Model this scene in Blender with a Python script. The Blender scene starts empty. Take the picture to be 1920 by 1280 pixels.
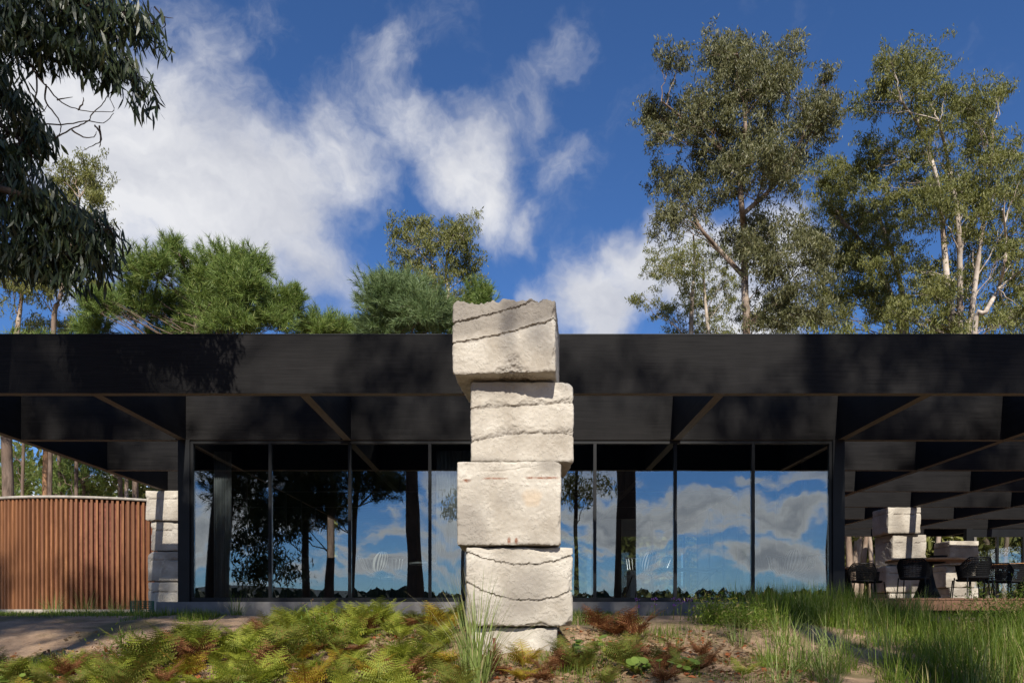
import bpy, math, random
import numpy as np
from mathutils import Vector, Matrix, noise as mnoise
R = math.radians
sc = bpy.context.scene
col = sc.collection
rng = np.random.default_rng(7)
random.seed(7)

# ---------------------------------------------------------------- camera
F = 1450.0                       # focal length in pixels of a 1920 wide frame
cam_d = bpy.data.cameras.new('camera')
cam = bpy.data.objects.new('camera', cam_d); col.objects.link(cam)
cam.location = (0, 0, 0); cam.rotation_euler = (R(90), 0, 0)
cam_d.sensor_width = 36; cam_d.lens = F / 1920 * 36
cam_d.shift_y = 506 / 1920       # rising-front architectural lens
cam_d.clip_end = 6000; cam_d.clip_start = 0.05
sc.camera = cam

# ---------------------------------------------------------------- light
SUN_K, SUN_AZ = 0.80, 3.0        # tangent of elevation; degrees to the right of straight behind the camera
elev = math.atan(SUN_K)
to_sun = Vector((math.sin(R(SUN_AZ)) * math.cos(elev), -math.cos(R(SUN_AZ)) * math.cos(elev), math.sin(elev)))
sun_d = bpy.data.lights.new('sun', 'SUN'); sun = bpy.data.objects.new('sun', sun_d); col.objects.link(sun)
sun_d.energy = 5.0; sun_d.angle = R(0.53); sun_d.color = (1.0, 0.93, 0.82)
sun.rotation_euler = to_sun.to_track_quat('Z', 'Y').to_euler(); sun.location = (3, -30, 30)
sc.view_settings.view_transform = 'Standard'; sc.view_settings.look = 'None'
sc.view_settings.exposure = 0.35; sc.view_settings.gamma = 1.0

# ---------------------------------------------------------------- node helpers
class NT:
    def __init__(s, nt): s.nt = nt
    def n(s, t, **kw):
        nd = s.nt.nodes.new(t)
        for k, v in kw.items():
            if k.startswith('i_'):
                key = k[2:]; key = int(key) if key.isdigit() else key.replace('_', ' ')
                s.put(nd.inputs[key], v)
            else: setattr(nd, k, v)
        return nd
    def put(s, sock, v):
        if isinstance(v, bpy.types.NodeSocket): s.nt.links.new(v, sock)
        elif isinstance(v, bpy.types.Node): s.nt.links.new(v.outputs[0], sock)
        else:
            if hasattr(sock.default_value, '__len__') and isinstance(v, (tuple, list)) and len(sock.default_value) == 4 and len(v) == 3: v = (*v, 1)
            sock.default_value = v
    def math(s, op, a, b=None, c=None, clamp=False):
        nd = s.nt.nodes.new('ShaderNodeMath'); nd.operation = op; nd.use_clamp = clamp
        for i, v in enumerate((a, b, c)):
            if v is not None: s.put(nd.inputs[i], v)
        return nd.outputs[0]
    def vmath(s, op, a, b=None):
        nd = s.nt.nodes.new('ShaderNodeVectorMath'); nd.operation = op
        s.put(nd.inputs[0], a)
        if b is not None: s.put(nd.inputs[1], b)
        return nd.outputs['Value'] if op in ('DISTANCE', 'LENGTH', 'DOT_PRODUCT') else nd.outputs[0]
    def mr(s, v, a, b, c=0.0, d=1.0, smooth=False):
        nd = s.nt.nodes.new('ShaderNodeMapRange'); nd.clamp = True
        if smooth: nd.interpolation_type = 'SMOOTHSTEP'
        for i, x in enumerate((v, a, b, c, d)): s.put(nd.inputs[i], x)
        return nd.outputs[0]
    def noise(s, vec, scale, detail=4.0, rough=0.55, dist=0.0):
        nd = s.nt.nodes.new('ShaderNodeTexNoise')
        if vec is not None: s.put(nd.inputs['Vector'], vec)
        nd.inputs['Scale'].default_value = scale; nd.inputs['Detail'].default_value = detail
        nd.inputs['Roughness'].default_value = rough; nd.inputs['Distortion'].default_value = dist
        return nd.outputs['Fac']
    def mix(s, f, a, b, typ='RGBA', blend='MIX'):
        nd = s.nt.nodes.new('ShaderNodeMix'); nd.data_type = typ
        if typ == 'RGBA': nd.blend_type = blend
        ia, ib, o = ((6, 7, 2) if typ == 'RGBA' else (2, 3, 0))
        s.put(nd.inputs[0], f); s.put(nd.inputs[ia], a); s.put(nd.inputs[ib], b)
        return nd.outputs[o]
    def scale(s, vec, xyz):
        nd = s.nt.nodes.new('ShaderNodeMapping'); s.put(nd.inputs['Vector'], vec); nd.inputs['Scale'].default_value = xyz
        return nd.outputs[0]
    def bump(s, h, strength, dist=0.01):
        nd = s.nt.nodes.new('ShaderNodeBump'); s.put(nd.inputs['Height'], h)
        nd.inputs['Strength'].default_value = strength; nd.inputs['Distance'].default_value = dist
        return nd.outputs[0]

# ---------------------------------------------------------------- sky with clouds
def pdir(px, py):
    return Vector(((px - 960) / F, 1, (1146 - py) / F)).normalized()
world = bpy.data.worlds.new('World'); sc.world = world; world.use_nodes = True
wt = world.node_tree; wt.nodes.clear(); W_ = NT(wt)
sky = W_.n('ShaderNodeTexSky', sky_type='NISHITA', sun_disc=False)
sky.sun_elevation = elev; sky.sun_rotation = R(180 - SUN_AZ)
sky.air_density = 0.9; sky.dust_density = 0.05; sky.ozone_density = 3.5; sky.altitude = 200
tc = W_.n('ShaderNodeTexCoord'); dirv = W_.vmath('NORMALIZE', tc.outputs['Generated'])
warp = W_.n('ShaderNodeTexNoise'); W_.put(warp.inputs['Vector'], dirv); warp.inputs['Scale'].default_value = 5.0
warp.inputs['Detail'].default_value = 5.0; warp.inputs['Roughness'].default_value = 0.6
wv = W_.vmath('SUBTRACT', warp.outputs['Color'], (0.5, 0.5, 0.5))
wv = W_.vmath('MULTIPLY', wv, (0.16, 0.16, 0.16))
dw = W_.vmath('ADD', dirv, wv)
fbm = W_.noise(W_.scale(dw, (1.0, 1.0, 1.25)), 5.2, 9.0, 0.62)
fine = W_.noise(W_.scale(dw, (1.3, 1.3, 0.8)), 13.0, 7.0, 0.66)
# cloud masses: direction, angular radius, weight
CL = [(60,180,300,.95),(200,400,260,.85),(180,240,330,.98),(330,310,330,1.0),(470,400,260,.95),(560,480,150,.8),(300,90,190,.45),(470,60,170,.36),(640,300,190,.62),(720,170,170,.36),
      (790,240,140,.5),(880,330,160,.72),(940,400,110,.66),(1015,430,75,.62),(620,520,110,.6),(330,500,160,.6),(150,560,140,.5),
      (1010,170,120,.36),(1090,280,110,.40),(1060,90,90,.34),
      (1140,570,120,.92),(1230,520,120,.95),(1330,520,150,.9),(1020,570,70,.62),(1460,500,140,.8),(1400,620,160,.8)]
acc = None
for (px, py, r, w) in CL:
    c = pdir(px, py); cs = (c.y) ** 1.5
    v = W_.mr(W_.vmath('DISTANCE', dw, tuple(c)), 0.0, r / F * cs * 1.25, w, 0.0, True)
    acc = v if acc is None else W_.math('SMOOTH_MAX', acc, v, 0.18)
# low cumulus banks all round the horizon and loose fair-weather clouds elsewhere
sep = W_.n('ShaderNodeSeparateXYZ'); W_.put(sep.inputs[0], dirv); dz = sep.outputs[2]
low = W_.noise(W_.scale(dw, (1, 1, 2.6)), 7.5, 8.0, 0.56)
band = W_.math('MULTIPLY', W_.mr(dz, 0.01, 0.05), W_.mr(dz, 0.12, 0.26, 1.0, 0.0, True))
lowd = W_.math('MULTIPLY', W_.mr(low, 0.46, 0.56, 0, 1, True), band)
back = W_.mr(sep.outputs[1], 0.25, -0.25)
loose = W_.math('MULTIPLY', W_.mr(W_.noise(dw, 3.1, 8.0, 0.6), 0.52, 0.64, 0, 1, True), W_.math('MULTIPLY', back, W_.mr(dz, 0.18, 0.4)))
d1 = W_.math('ADD', acc, W_.math('MULTIPLY', W_.math('SUBTRACT', fbm, 0.5), 1.25))
d1 = W_.math('ADD', d1, W_.math('MULTIPLY', W_.math('SUBTRACT', fine, 0.5), 0.5))
d1 = W_.math('MULTIPLY', W_.mr(d1, 0.16, 0.86, 0, 1, True), W_.mr(acc, 0.02, 0.2))
dens = W_.math('MAXIMUM', W_.math('MAXIMUM', d1, lowd), W_.math('MULTIPLY', loose, 0.8))
shade = W_.noise(W_.scale(dw, (1, 1, 1.6)), 6.5, 6.0, 0.55)
ccol = W_.mix(W_.mr(shade, 0.36, 0.62), (5.6, 5.8, 6.5), (8.3, 8.35, 8.6))
ccol = W_.mix(W_.mr(dz, 0.26, 0.14), ccol, W_.mix(W_.mr(low, 0.50, 0.66), (13.0, 12.8, 12.4), (6.4, 6.6, 7.0)))

skyc = W_.mix(1.0, sky.outputs[0], (0.60, 0.88, 1.22), blend='MULTIPLY')
fin = W_.mix(W_.math('MULTIPLY', dens, 0.97), skyc, ccol)
bg = W_.n('ShaderNodeBackground', i_Strength=0.08); W_.put(bg.inputs['Color'], fin)
wo = W_.n('ShaderNodeOutputWorld'); wt.links.new(bg.outputs[0], wo.inputs[0])

# ---------------------------------------------------------------- materials
def mat(name):
    m = bpy.data.materials.new(name); m.use_nodes = True; m.node_tree.nodes.clear()
    t = NT(m.node_tree); out = t.n('ShaderNodeOutputMaterial')
    return m, t, out
def principled(t, out, base, rough=0.6, spec=0.4, normal=None, metal=0.0):
    p = t.n('ShaderNodeBsdfPrincipled'); t.put(p.inputs['Base Color'], base); t.put(p.inputs['Roughness'], rough)
    t.put(p.inputs['Specular IOR Level'], spec); t.put(p.inputs['Metallic'], metal)
    if normal is not None: t.put(p.inputs['Normal'], normal)
    t.nt.links.new(p.outputs[0], out.inputs[0]); return p
M = {}
def simple(name, c, rough=0.6, spec=0.4, var=0.15, scale=6.0, bump=0.0, metal=0.0, stretch=(1, 1, 1)):
    m, t, out = mat(name); tcn = t.n('ShaderNodeTexCoord').outputs['Object']
    f = t.noise(t.scale(tcn, stretch), scale, 5.0, 0.6)
    a = tuple(x * (1 - var) for x in c); b = tuple(min(1, x * (1 + var)) for x in c)
    base = t.mix(t.mr(f, 0.3, 0.7), a, b)
    nrm = t.bump(f, bump) if bump else None
    principled(t, out, base, rough, spec, nrm, metal); M[name] = m; return m

# black stained timber (grain runs along local X)
m, t, out = mat('black_timber'); M['timber'] = m
oc = t.n('ShaderNodeTexCoord').outputs['Object']; oi = t.n('ShaderNodeObjectInfo')
vv = t.vmath('ADD', oc, t.vmath('MULTIPLY', oi.outputs['Location'], (0.7, 0.3, 0.9)))
g1 = t.noise(t.scale(vv, (0.35, 8, 30)), 3.0, 6.0, 0.65); g2 = t.noise(t.scale(vv, (1.2, 1.2, 1.2)), 1.7, 5.0, 0.6)
g3 = t.noise(t.scale(vv, (0.9, 20, 75)), 3.0, 3.0, 0.6)
gg = t.math('ADD', t.math('MULTIPLY', g1, 0.5), t.math('MULTIPLY', g3, 0.5))
base = t.mix(t.mr(gg, 0.35, 0.66), (0.004, 0.004, 0.0044), (0.021, 0.020, 0.0205))
base = t.mix(t.mr(g2, 0.45, 0.75, 0, 0.45), base, (0.020, 0.019, 0.0195))
principled(t, out, base, t.mr(g1, 0.3, 0.7, 0.52, 0.70), 0.07, t.bump(gg, 0.35, 0.006))
simple('underside_bounce', (0.14, 0.115, 0.095), 0.7, 0.2, 0.3, 5.0, 0.2, stretch=(0.4, 6, 6))  # ground-bounce light painted as lighter brown on the beams' bottom faces
simple('black_steel', (0.007, 0.008, 0.010), 0.45, 0.25, 0.3, 3.0)
simple('dark_interior', (0.03, 0.028, 0.027), 0.7, 0.3, 0.3, 2.0)
simple('floor_screed', (0.16, 0.155, 0.15), 0.6, 0.3, 0.2, 2.0)
simple('plinth_concrete', (0.17, 0.165, 0.165), 0.8, 0.2, 0.25, 4.0, 0.3)
simple('cream_fabric', (0.75, 0.73, 0.68), 0.9, 0.1, 0.05)
simple('white_paint', (0.78, 0.78, 0.76), 0.5, 0.3, 0.04)
simple('black_fabric', (0.015, 0.015, 0.016), 0.85, 0.2, 0.3, 30.0)
simple('deck_wood', (0.16, 0.085, 0.05), 0.6, 0.3, 0.35, 4.0, 0.2, stretch=(8, 0.5, 8))
simple('table_wood', (0.48, 0.24, 0.10), 0.45, 0.4, 0.35, 5.0, 0.1, stretch=(1, 8, 8))
simple('bare_steel', (0.6, 0.6, 0.62), 0.35, 0.5, 0.1, 5.0, metal=0.9)
simple('stake_rust', (0.14, 0.05, 0.035), 0.8, 0.2, 0.4, 10)
simple('green_plastic', (0.01, 0.17, 0.10), 0.5, 0.4, 0.15)
simple('dry_leaf', (0.30, 0.18, 0.09), 0.8, 0.2, 0.5, 9.0)
simple('concrete_cap', (0.34, 0.31, 0.27), 0.85, 0.2, 0.3, 7.0, 0.3)

# rough cast concrete with crushed aggregate ('agg'), rust ('rust') and weathering ('weather') attributes
m, t, out = mat('rough_concrete'); M['concrete'] = m
oc = t.n('ShaderNodeTexCoord').outputs['Object']
def attr(nm): return t.n('ShaderNodeAttribute', attribute_name=nm).outputs['Fac']
n1 = t.noise(oc, 2.2, 6, 0.6); n2 = t.noise(oc, 34.0, 5, 0.7); n3 = t.noise(oc, 110.0, 3, 0.6)
base = t.mix(t.mr(n1, 0.34, 0.64), (0.36, 0.32, 0.265), (0.56, 0.52, 0.45))
base = t.mix(t.mr(n2, 0.56, 0.74, 0, 0.5), base, (0.33, 0.29, 0.24))
base = t.mix(t.math('MULTIPLY', attr('agg'), t.mr(n2, 0.3, 0.6, 0.35, 0.9)), base, (0.25, 0.225, 0.195))
base = t.mix(t.math('MULTIPLY', attr('weather'), t.mr(n1, 0.25, 0.6, 0.55, 0.95)), base, (0.24, 0.215, 0.185))
base = t.mix(t.math('MULTIPLY', attr('rust'), t.mr(n2, 0.35, 0.6, 0.4, 1.0)), base, (0.22, 0.09, 0.05))
base = t.mix(t.math('MULTIPLY', attr('ochre'), t.mr(n1, 0.35, 0.65, 0.05, 0.5)), base, (0.55, 0.36, 0.18))
vor = t.n('ShaderNodeTexVoronoi'); t.put(vor.inputs['Vector'], oc); vor.inputs['Scale'].default_value = 42
pit = t.mr(vor.outputs['Distance'], 0.05, 0.22)
pitm = t.mr(t.noise(oc, 9.0, 3, 0.6), 0.50, 0.62)
base = t.mix(t.math('MULTIPLY', pitm, t.math('SUBTRACT', 1.0, pit)), base, (0.13, 0.115, 0.10))
hh = t.math('ADD', t.math('MULTIPLY', n2, 0.8), t.math('MULTIPLY', n3, 0.5))
hh = t.math('ADD', hh, t.math('MULTIPLY', t.math('MULTIPLY', pit, pitm), 0.7))
principled(t, out, base, 0.92, 0.15, t.bump(hh, 0.6, 0.012))

# rusty timber/steel ribs
m, t, out = mat('rust_rib'); M['rust'] = m
oc = t.n('ShaderNodeTexCoord').outputs['Object']; oi = t.n('ShaderNodeObjectInfo').outputs['Random']
off = t.n('ShaderNodeCombineXYZ'); t.put(off.inputs[2], t.math('MULTIPLY', oi, 40.0))
v2 = t.vmath('ADD', oc, off.outputs[0])
n1 = t.noise(t.scale(v2, (9, 9, 1.1)), 1.6, 6, 0.65); n2 = t.noise(v2, 22.0, 4, 0.6)
base = t.mix(t.mr(n1, 0.3, 0.7), (0.13, 0.052, 0.021), (0.37, 0.165, 0.070))
base = t.mix(t.mr(oi, 0.0, 1.0, 0.0, 0.75), base, (0.15, 0.066, 0.034))
base = t.mix(t.mr(n2, 0.6, 0.75, 0, 0.5), base, (0.10, 0.04, 0.022))
principled(t, out, base, 0.62, 0.3, t.bump(n2, 0.3, 0.004))

# window glass: clear pane with a reflective coating
m, t, out = mat('window_glass'); M['glass'] = m
fr = t.n('ShaderNodeFresnel', i_IOR=1.5)
tr = t.n('ShaderNodeBsdfTransparent', i_Color=(0.78, 0.81, 0.81)); gl = t.n('ShaderNodeBsdfGlossy', i_Color=(0.90, 0.95, 1.0), i_Roughness=0.0)
oc = t.n('ShaderNodeTexCoord').outputs['Object']
t.put(gl.inputs['Normal'], t.bump(t.noise(oc, 0.9, 1.0, 0.4), 0.05, 0.05))
ms = t.n('ShaderNodeMixShader'); t.put(ms.inputs[0], t.mr(fr.outputs[0], 0.03, 1.0, 0.155, 1.0))
t.nt.links.new(tr.outputs[0], ms.inputs[1]); t.nt.links.new(gl.outputs[0], ms.inputs[2]); t.nt.links.new(ms.outputs[0], out.inputs[0])

def leafmat(name, c1, c2, c3=None, trans=0.3, rough=0.5, spec=0.35, p3=0.08):
    m, t, out = mat(name)
    isl = t.n('ShaderNodeNewGeometry').outputs['Random Per Island']
    oc = t.n('ShaderNodeTexCoord').outputs['Object']
    nz = t.noise(oc, 0.9, 3, 0.5)
    f = t.math('ADD', t.math('MULTIPLY', isl, 0.6), t.math('MULTIPLY', t.mr(nz, 0.3, 0.7), 0.4))
    base = t.mix(f, c1, c2)
    if c3: base = t.mix(t.mr(t.math('FRACT', t.math('MULTIPLY', isl, 37.7)), 1 - p3, 1 - p3 + 0.01), base, c3)
    p = t.n('ShaderNodeBsdfPrincipled'); t.put(p.inputs['Base Color'], base); p.inputs['Roughness'].default_value = rough
    p.inputs['Specular IOR Level'].default_value = spec
    tl = t.n('ShaderNodeBsdfTranslucent'); t.put(tl.inputs['Color'], t.mix(1.0, base, (1.25, 1.3, 0.7), blend='MULTIPLY'))
    ms = t.n('ShaderNodeMixShader', i_0=trans)
    t.nt.links.new(p.outputs[0], ms.inputs[1]); t.nt.links.new(tl.outputs[0], ms.inputs[2]); t.nt.links.new(ms.outputs[0], out.inputs[0])
    M[name] = m
leafmat('euc_leaf', (0.060, 0.068, 0.026), (0.19, 0.185, 0.075), (0.22, 0.20, 0.10), 0.25, 0.45, 0.45, 0.10)
leafmat('euc_leaf_green', (0.080, 0.098, 0.024), (0.25, 0.245, 0.070), (0.20, 0.19, 0.07), 0.28, 0.5, 0.4, 0.08)
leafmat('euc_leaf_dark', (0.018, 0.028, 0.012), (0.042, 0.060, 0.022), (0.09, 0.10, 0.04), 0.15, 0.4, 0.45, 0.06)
leafmat('pine_leaf', (0.075, 0.13, 0.028), (0.22, 0.29, 0.075), (0.30, 0.33, 0.10), 0.2, 0.5, 0.3, 0.1)
leafmat('pine_leaf_blue', (0.09, 0.15, 0.06), (0.22, 0.28, 0.12), None, 0.2, 0.5, 0.3)
leafmat('grass_green', (0.065, 0.115, 0.014), (0.21, 0.285, 0.04), (0.38, 0.33, 0.14), 0.4, 0.5, 0.25, 0.12)
leafmat('grass_pale', (0.15, 0.21, 0.05), (0.30, 0.37, 0.12), (0.42, 0.38, 0.2), 0.3, 0.5, 0.3, 0.15)
leafmat('fern_green', (0.14, 0.185, 0.022), (0.40, 0.42, 0.06), (0.32, 0.27, 0.04), 0.4, 0.5, 0.3, 0.06)
leafmat('fern_olive', (0.10, 0.12, 0.02), (0.21, 0.22, 0.04), (0.24, 0.13, 0.04), 0.35, 0.55, 0.25, 0.1)
leafmat('fern_yellow', (0.30, 0.22, 0.02), (0.42, 0.34, 0.04), (0.30, 0.13, 0.03), 0.4, 0.55, 0.25, 0.2)
leafmat('fern_brown', (0.10, 0.035, 0.014), (0.21, 0.085, 0.035), (0.28, 0.15, 0.06), 0.25, 0.7, 0.2, 0.15)
leafmat('round_leaf', (0.12, 0.19, 0.03), (0.22, 0.30, 0.06), None, 0.35, 0.3, 0.5)
leafmat('petal_purple', (0.22, 0.08, 0.42), (0.36, 0.15, 0.58), None, 0.3, 0.6, 0.2)
leafmat('petal_yellow', (0.62, 0.48, 0.06), (0.75, 0.62, 0.12), None, 0.3, 0.6, 0.2)
leafmat('litter', (0.13, 0.075, 0.04), (0.36, 0.25, 0.15), (0.30, 0.10, 0.04), 0.1, 0.8, 0.15, 0.15)
leafmat('far_leaf', (0.022, 0.032, 0.014), (0.05, 0.065, 0.026), None, 0.1, 0.7, 0.2)

def barkmat(name, a, b, c, sc_=6.0, st=(1, 1, 0.25), bump=0.8):
    m, t, out = mat(name); oc = t.n('ShaderNodeTexCoord').outputs['Object']
    f = t.noise(t.scale(oc, st), sc_, 6, 0.65); g = t.noise(t.scale(oc, (1, 1, 0.5)), 1.3, 4, 0.6)
    base = t.mix(t.mr(f, 0.32, 0.68), a, b); base = t.mix(t.mr(g, 0.5, 0.62, 0, 0.8), base, c)
    principled(t, out, base, 0.85, 0.2, t.bump(f, bump, 0.03)); M[name] = m
barkmat('pine_bark', (0.06, 0.042, 0.032), (0.22, 0.16, 0.125), (0.15, 0.105, 0.08), 9.0)
barkmat('pine_bark_orange', (0.20, 0.10, 0.05), (0.42, 0.24, 0.13), (0.30, 0.16, 0.08), 5.0)
barkmat('euc_bark', (0.30, 0.24, 0.19), (0.62, 0.54, 0.46), (0.17, 0.12, 0.09), 4.0, (1, 1, 0.3), 0.3)
barkmat('euc_bark_brown', (0.11, 0.075, 0.055), (0.30, 0.22, 0.165), (0.42, 0.34, 0.27), 5.0)
barkmat('dark_bark', (0.03, 0.022, 0.018), (0.09, 0.066, 0.052), (0.05, 0.04, 0.03), 8.0)

# sandy soil with mossy and litter-dark patches
m, t, out = mat('sandy_soil'); M['soil'] = m
oc = t.n('ShaderNodeTexCoord').outputs['Object']
a1 = t.noise(oc, 0.9, 6, 0.6); a2 = t.noise(oc, 5.0, 6, 0.65); a3 = t.noise(oc, 45.0, 4, 0.6)
base = t.mix(t.mr(a2, 0.3, 0.7), (0.25, 0.165, 0.105), (0.43, 0.30, 0.20))
base = t.mix(t.mr(a1, 0.50, 0.62, 0, 0.7), base, (0.10, 0.095, 0.035))
base = t.mix(t.mr(a3, 0.55, 0.7, 0, 0.6), base, (0.15, 0.095, 0.06))
hs = t.math('ADD', t.math('MULTIPLY', a2, 1.0), t.math('MULTIPLY', a3, 0.3))
principled(t, out, base, 0.95, 0.1, t.bump(hs, 0.8, 0.04))
simple('hill_haze', (0.055, 0.075, 0.085), 0.9, 0.1, 0.25, 0.02)  # distance haze painted into the hills as a blue-grey tint

# ---------------------------------------------------------------- mesh helpers
def mesh_np(name, V, Fc, mats, mi=None, smooth=False):
    V = np.asarray(V, np.float32); Fc = np.asarray(Fc, np.int32); k = Fc.shape[1]
    me = bpy.data.meshes.new(name)
    me.vertices.add(len(V)); me.vertices.foreach_set('co', V.ravel())
    me.loops.add(Fc.size); me.loops.foreach_set('vertex_index', Fc.ravel())
    me.polygons.add(len(Fc)); me.polygons.foreach_set('loop_start', np.arange(len(Fc), dtype=np.int32) * k)
    if mi is not None: me.polygons.foreach_set('material_index', np.asarray(mi, np.int32))
    me.polygons.foreach_set('use_smooth', np.full(len(Fc), smooth))
    me.update(calc_edges=True)
    for mm in (mats if isinstance(mats, (list, tuple)) else [mats]): me.materials.append(mm)
    return me
class MB:
    def __init__(s): s.V, s.F, s.I = [], [], []
    def box(s, x0, x1, y0, y1, z0, z1, mi=0, bottom=None):
        n = len(s.V)
        s.V += [(x0,y0,z0),(x1,y0,z0),(x1,y1,z0),(x0,y1,z0),(x0,y0,z1),(x1,y0,z1),(x1,y1,z1),(x0,y1,z1)]
        for i, f in enumerate(((3,2,1,0),(4,5,6,7),(0,1,5,4),(1,2,6,5),(2,3,7,6),(3,0,4,7))):
            s.F.append(tuple(n + q for q in f)); s.I.append(bottom if (i == 0 and bottom is not None) else mi)
        return s
    def tube(s, pts, rad, sides=6, mi=0, cap=True):
        pts = [Vector(p) for p in pts]; n0 = len(s.V)
        up = Vector((0.31, 0.17, 0.93))
        for i, p in enumerate(pts):
            d = (pts[min(i + 1, len(pts) - 1)] - pts[max(i - 1, 0)]).normalized()
            a = d.cross(up)
            if a.length < 1e-3: a = d.cross(Vector((1, 0, 0)))
            a.normalize(); b = d.cross(a); r = rad[i] if hasattr(rad, '__len__') else rad
            for k in range(sides):
                th = 2 * math.pi * k / sides
                s.V.append(tuple(p + a * (math.cos(th) * r) + b * (math.sin(th) * r)))
        for i in range(len(pts) - 1):
            for k in range(sides):
                k2 = (k + 1) % sides
                s.F.append((n0 + i*sides + k, n0 + i*sides + k2, n0 + (i+1)*sides + k2, n0 + (i+1)*sides + k)); s.I.append(mi)
        if cap:
            s.F.append(tuple(n0 + k for k in range(sides))); s.I.append(mi)
            s.F.append(tuple(n0 + (len(pts)-1)*sides + k for k in reversed(range(sides)))); s.I.append(mi)
        return s
    def lathe(s, prof, c=(0, 0, 0), sides=24, mi=0):
        n0 = len(s.V)
        for (r, z) in prof:
            for k in range(sides):
                th = 2 * math.pi * k / sides; s.V.append((c[0] + r*math.cos(th), c[1] + r*math.sin(th), c[2] + z))
        for i in range(len(prof) - 1):
            for k in range(sides):
                k2 = (k + 1) % sides
                s.F.append((n0 + i*sides + k, n0 + i*sides + k2, n0 + (i+1)*sides + k2, n0 + (i+1)*sides + k)); s.I.append(mi)
        s.F.append(tuple(n0 + k for k in reversed(range(sides)))); s.I.append(mi)
        s.F.append(tuple(n0 + (len(prof)-1)*sides + k for k in range(sides))); s.I.append(mi)
        return s
    def quad(s, a, b, c, d, mi=0):
        n = len(s.V); s.V += [tuple(a), tuple(b), tuple(c), tuple(d)]; s.F.append((n, n+1, n+2, n+3)); s.I.append(mi); return s
    def mesh(s, name, mats, smooth=False):
        me = bpy.data.meshes.new(name); me.from_pydata(s.V, [], s.F)
        for mm in (mats if isinstance(mats, (list, tuple)) else [mats]): me.materials.append(mm)
        me.polygons.foreach_set('material_index', s.I)
        if smooth: me.polygons.foreach_set('use_smooth', [True] * len(me.polygons))
        me.update(); return me
    def build(s, name, mats, parent=None, smooth=False):
        return put(name, s.mesh(name, mats, smooth), parent)
def put(name, me, parent=None, loc=None, rz=0.0, scale=None):
    o = bpy.data.objects.new(name, me); col.objects.link(o)
    if loc is not None: o.location = loc
    o.rotation_euler.z = rz
    if scale: o.scale = (scale,) * 3 if not hasattr(scale, '__len__') else scale
    if parent is not None:
        o.parent = parent
        mw = Matrix.Translation(parent.location) @ Matrix.Rotation(parent.rotation_euler.z, 4, 'Z')
        o.matrix_parent_inverse = mw.inverted()
    return o
def tag(o, label=None, cat=None, group=None, kind=None):
    if label: o['label'] = label
    if cat: o['category'] = cat
    if group: o['group'] = group
    if kind: o['kind'] = kind
    return o
def thing(name, label, cat, loc=(0, 0, 0), group=None):
    o = bpy.data.objects.new(name, None); col.objects.link(o); o.location = loc; o.empty_display_size = 0.2
    return tag(o, label, cat, group)
def copy_thing(root, loc, rz=0.0, scale=1.0, label=None, group=None):
    r = root.copy(); col.objects.link(r); r.location = loc; r.rotation_euler.z = rz; r.scale = (scale,) * 3
    if label: r['label'] = label
    if group: r['group'] = group
    for ch in root.children:
        c = ch.copy(); col.objects.link(c); c.parent = r
        for g in ch.children:
            d = g.copy(); col.objects.link(d); d.parent = c
    return r
def Wp(px, py, d): return Vector(((px - 960) / F * d, d, (1146 - py) / F * d))

# ---------------------------------------------------------------- ground
def ground_z(x, y):
    z = np.interp(y, [-900, -60, 0, 3, 6.2, 7.6, 9.2, 10.6, 900], [-4, -2.6, -1.4, -1.02, -0.62, -0.46, -0.2, -0.06, -0.06])
    near = np.clip((10.6 - y) / 2.0, 0, 1)
    return z + near * (0.035 * np.sin(x * 1.7 + y * 0.9) + 0.03 * np.sin(x * 0.8 - y * 2.1 + 1.0) + 0.015 * np.sin(4.1 * x + 3.3 * y))
gx = np.concatenate([[-2500, -900, -300, -120, -60, -35], np.arange(-22, 22.01, 0.12), [35, 60, 120, 300, 900, 2500]])
gy = np.concatenate([[-2500, -900, -300, -120, -60, -30, -20, -14, -10, -7, -4, -2, 0, 2, 3.5, 4.5], np.arange(5, 13.01, 0.09), np.arange(13.5, 24, 0.8), [28, 35, 50, 80, 150, 400, 1000, 2500]])
GX, GY = np.meshgrid(gx, gy); GZ = ground_z(GX, GY)
fineamp = ((np.abs(GX) < 21) & (GY > 5) & (GY < 10.6))
nz = np.array([mnoise.noise((x * 2.3, y * 2.3, 0)) + 0.5 * mnoise.noise((x * 6, y * 6, 3)) for x, y in zip(GX.ravel(), GY.ravel())]).reshape(GX.shape)
GZ = GZ + nz * 0.022 * fineamp
nxg, nyg = len(gx), len(gy)
idx = np.arange(nxg * nyg).reshape(nyg, nxg)
Fg = np.stack([idx[:-1, :-1], idx[:-1, 1:], idx[1:, 1:], idx[1:, :-1]], -1).reshape(-1, 4)
tag(put('ground', mesh_np('ground', np.stack([GX, GY, GZ], -1).reshape(-1, 3), Fg, M['soil'], smooth=True)), kind='structure')
def gz(x, y): return float(ground_z(np.array(x), np.array(y)))

# far hills behind the viewer (seen mirrored in the glass)
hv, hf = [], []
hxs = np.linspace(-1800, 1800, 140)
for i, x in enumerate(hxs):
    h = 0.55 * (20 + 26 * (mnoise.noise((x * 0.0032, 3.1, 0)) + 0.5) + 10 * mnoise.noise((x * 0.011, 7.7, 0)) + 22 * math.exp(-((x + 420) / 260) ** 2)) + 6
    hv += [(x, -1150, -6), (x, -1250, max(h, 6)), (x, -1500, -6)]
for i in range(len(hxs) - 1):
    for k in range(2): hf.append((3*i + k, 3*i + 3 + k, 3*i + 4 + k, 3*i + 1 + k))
tag(put('far_hills', mesh_np('far_hills', hv, hf, M['hill_haze'], smooth=True)), kind='structure')

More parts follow.
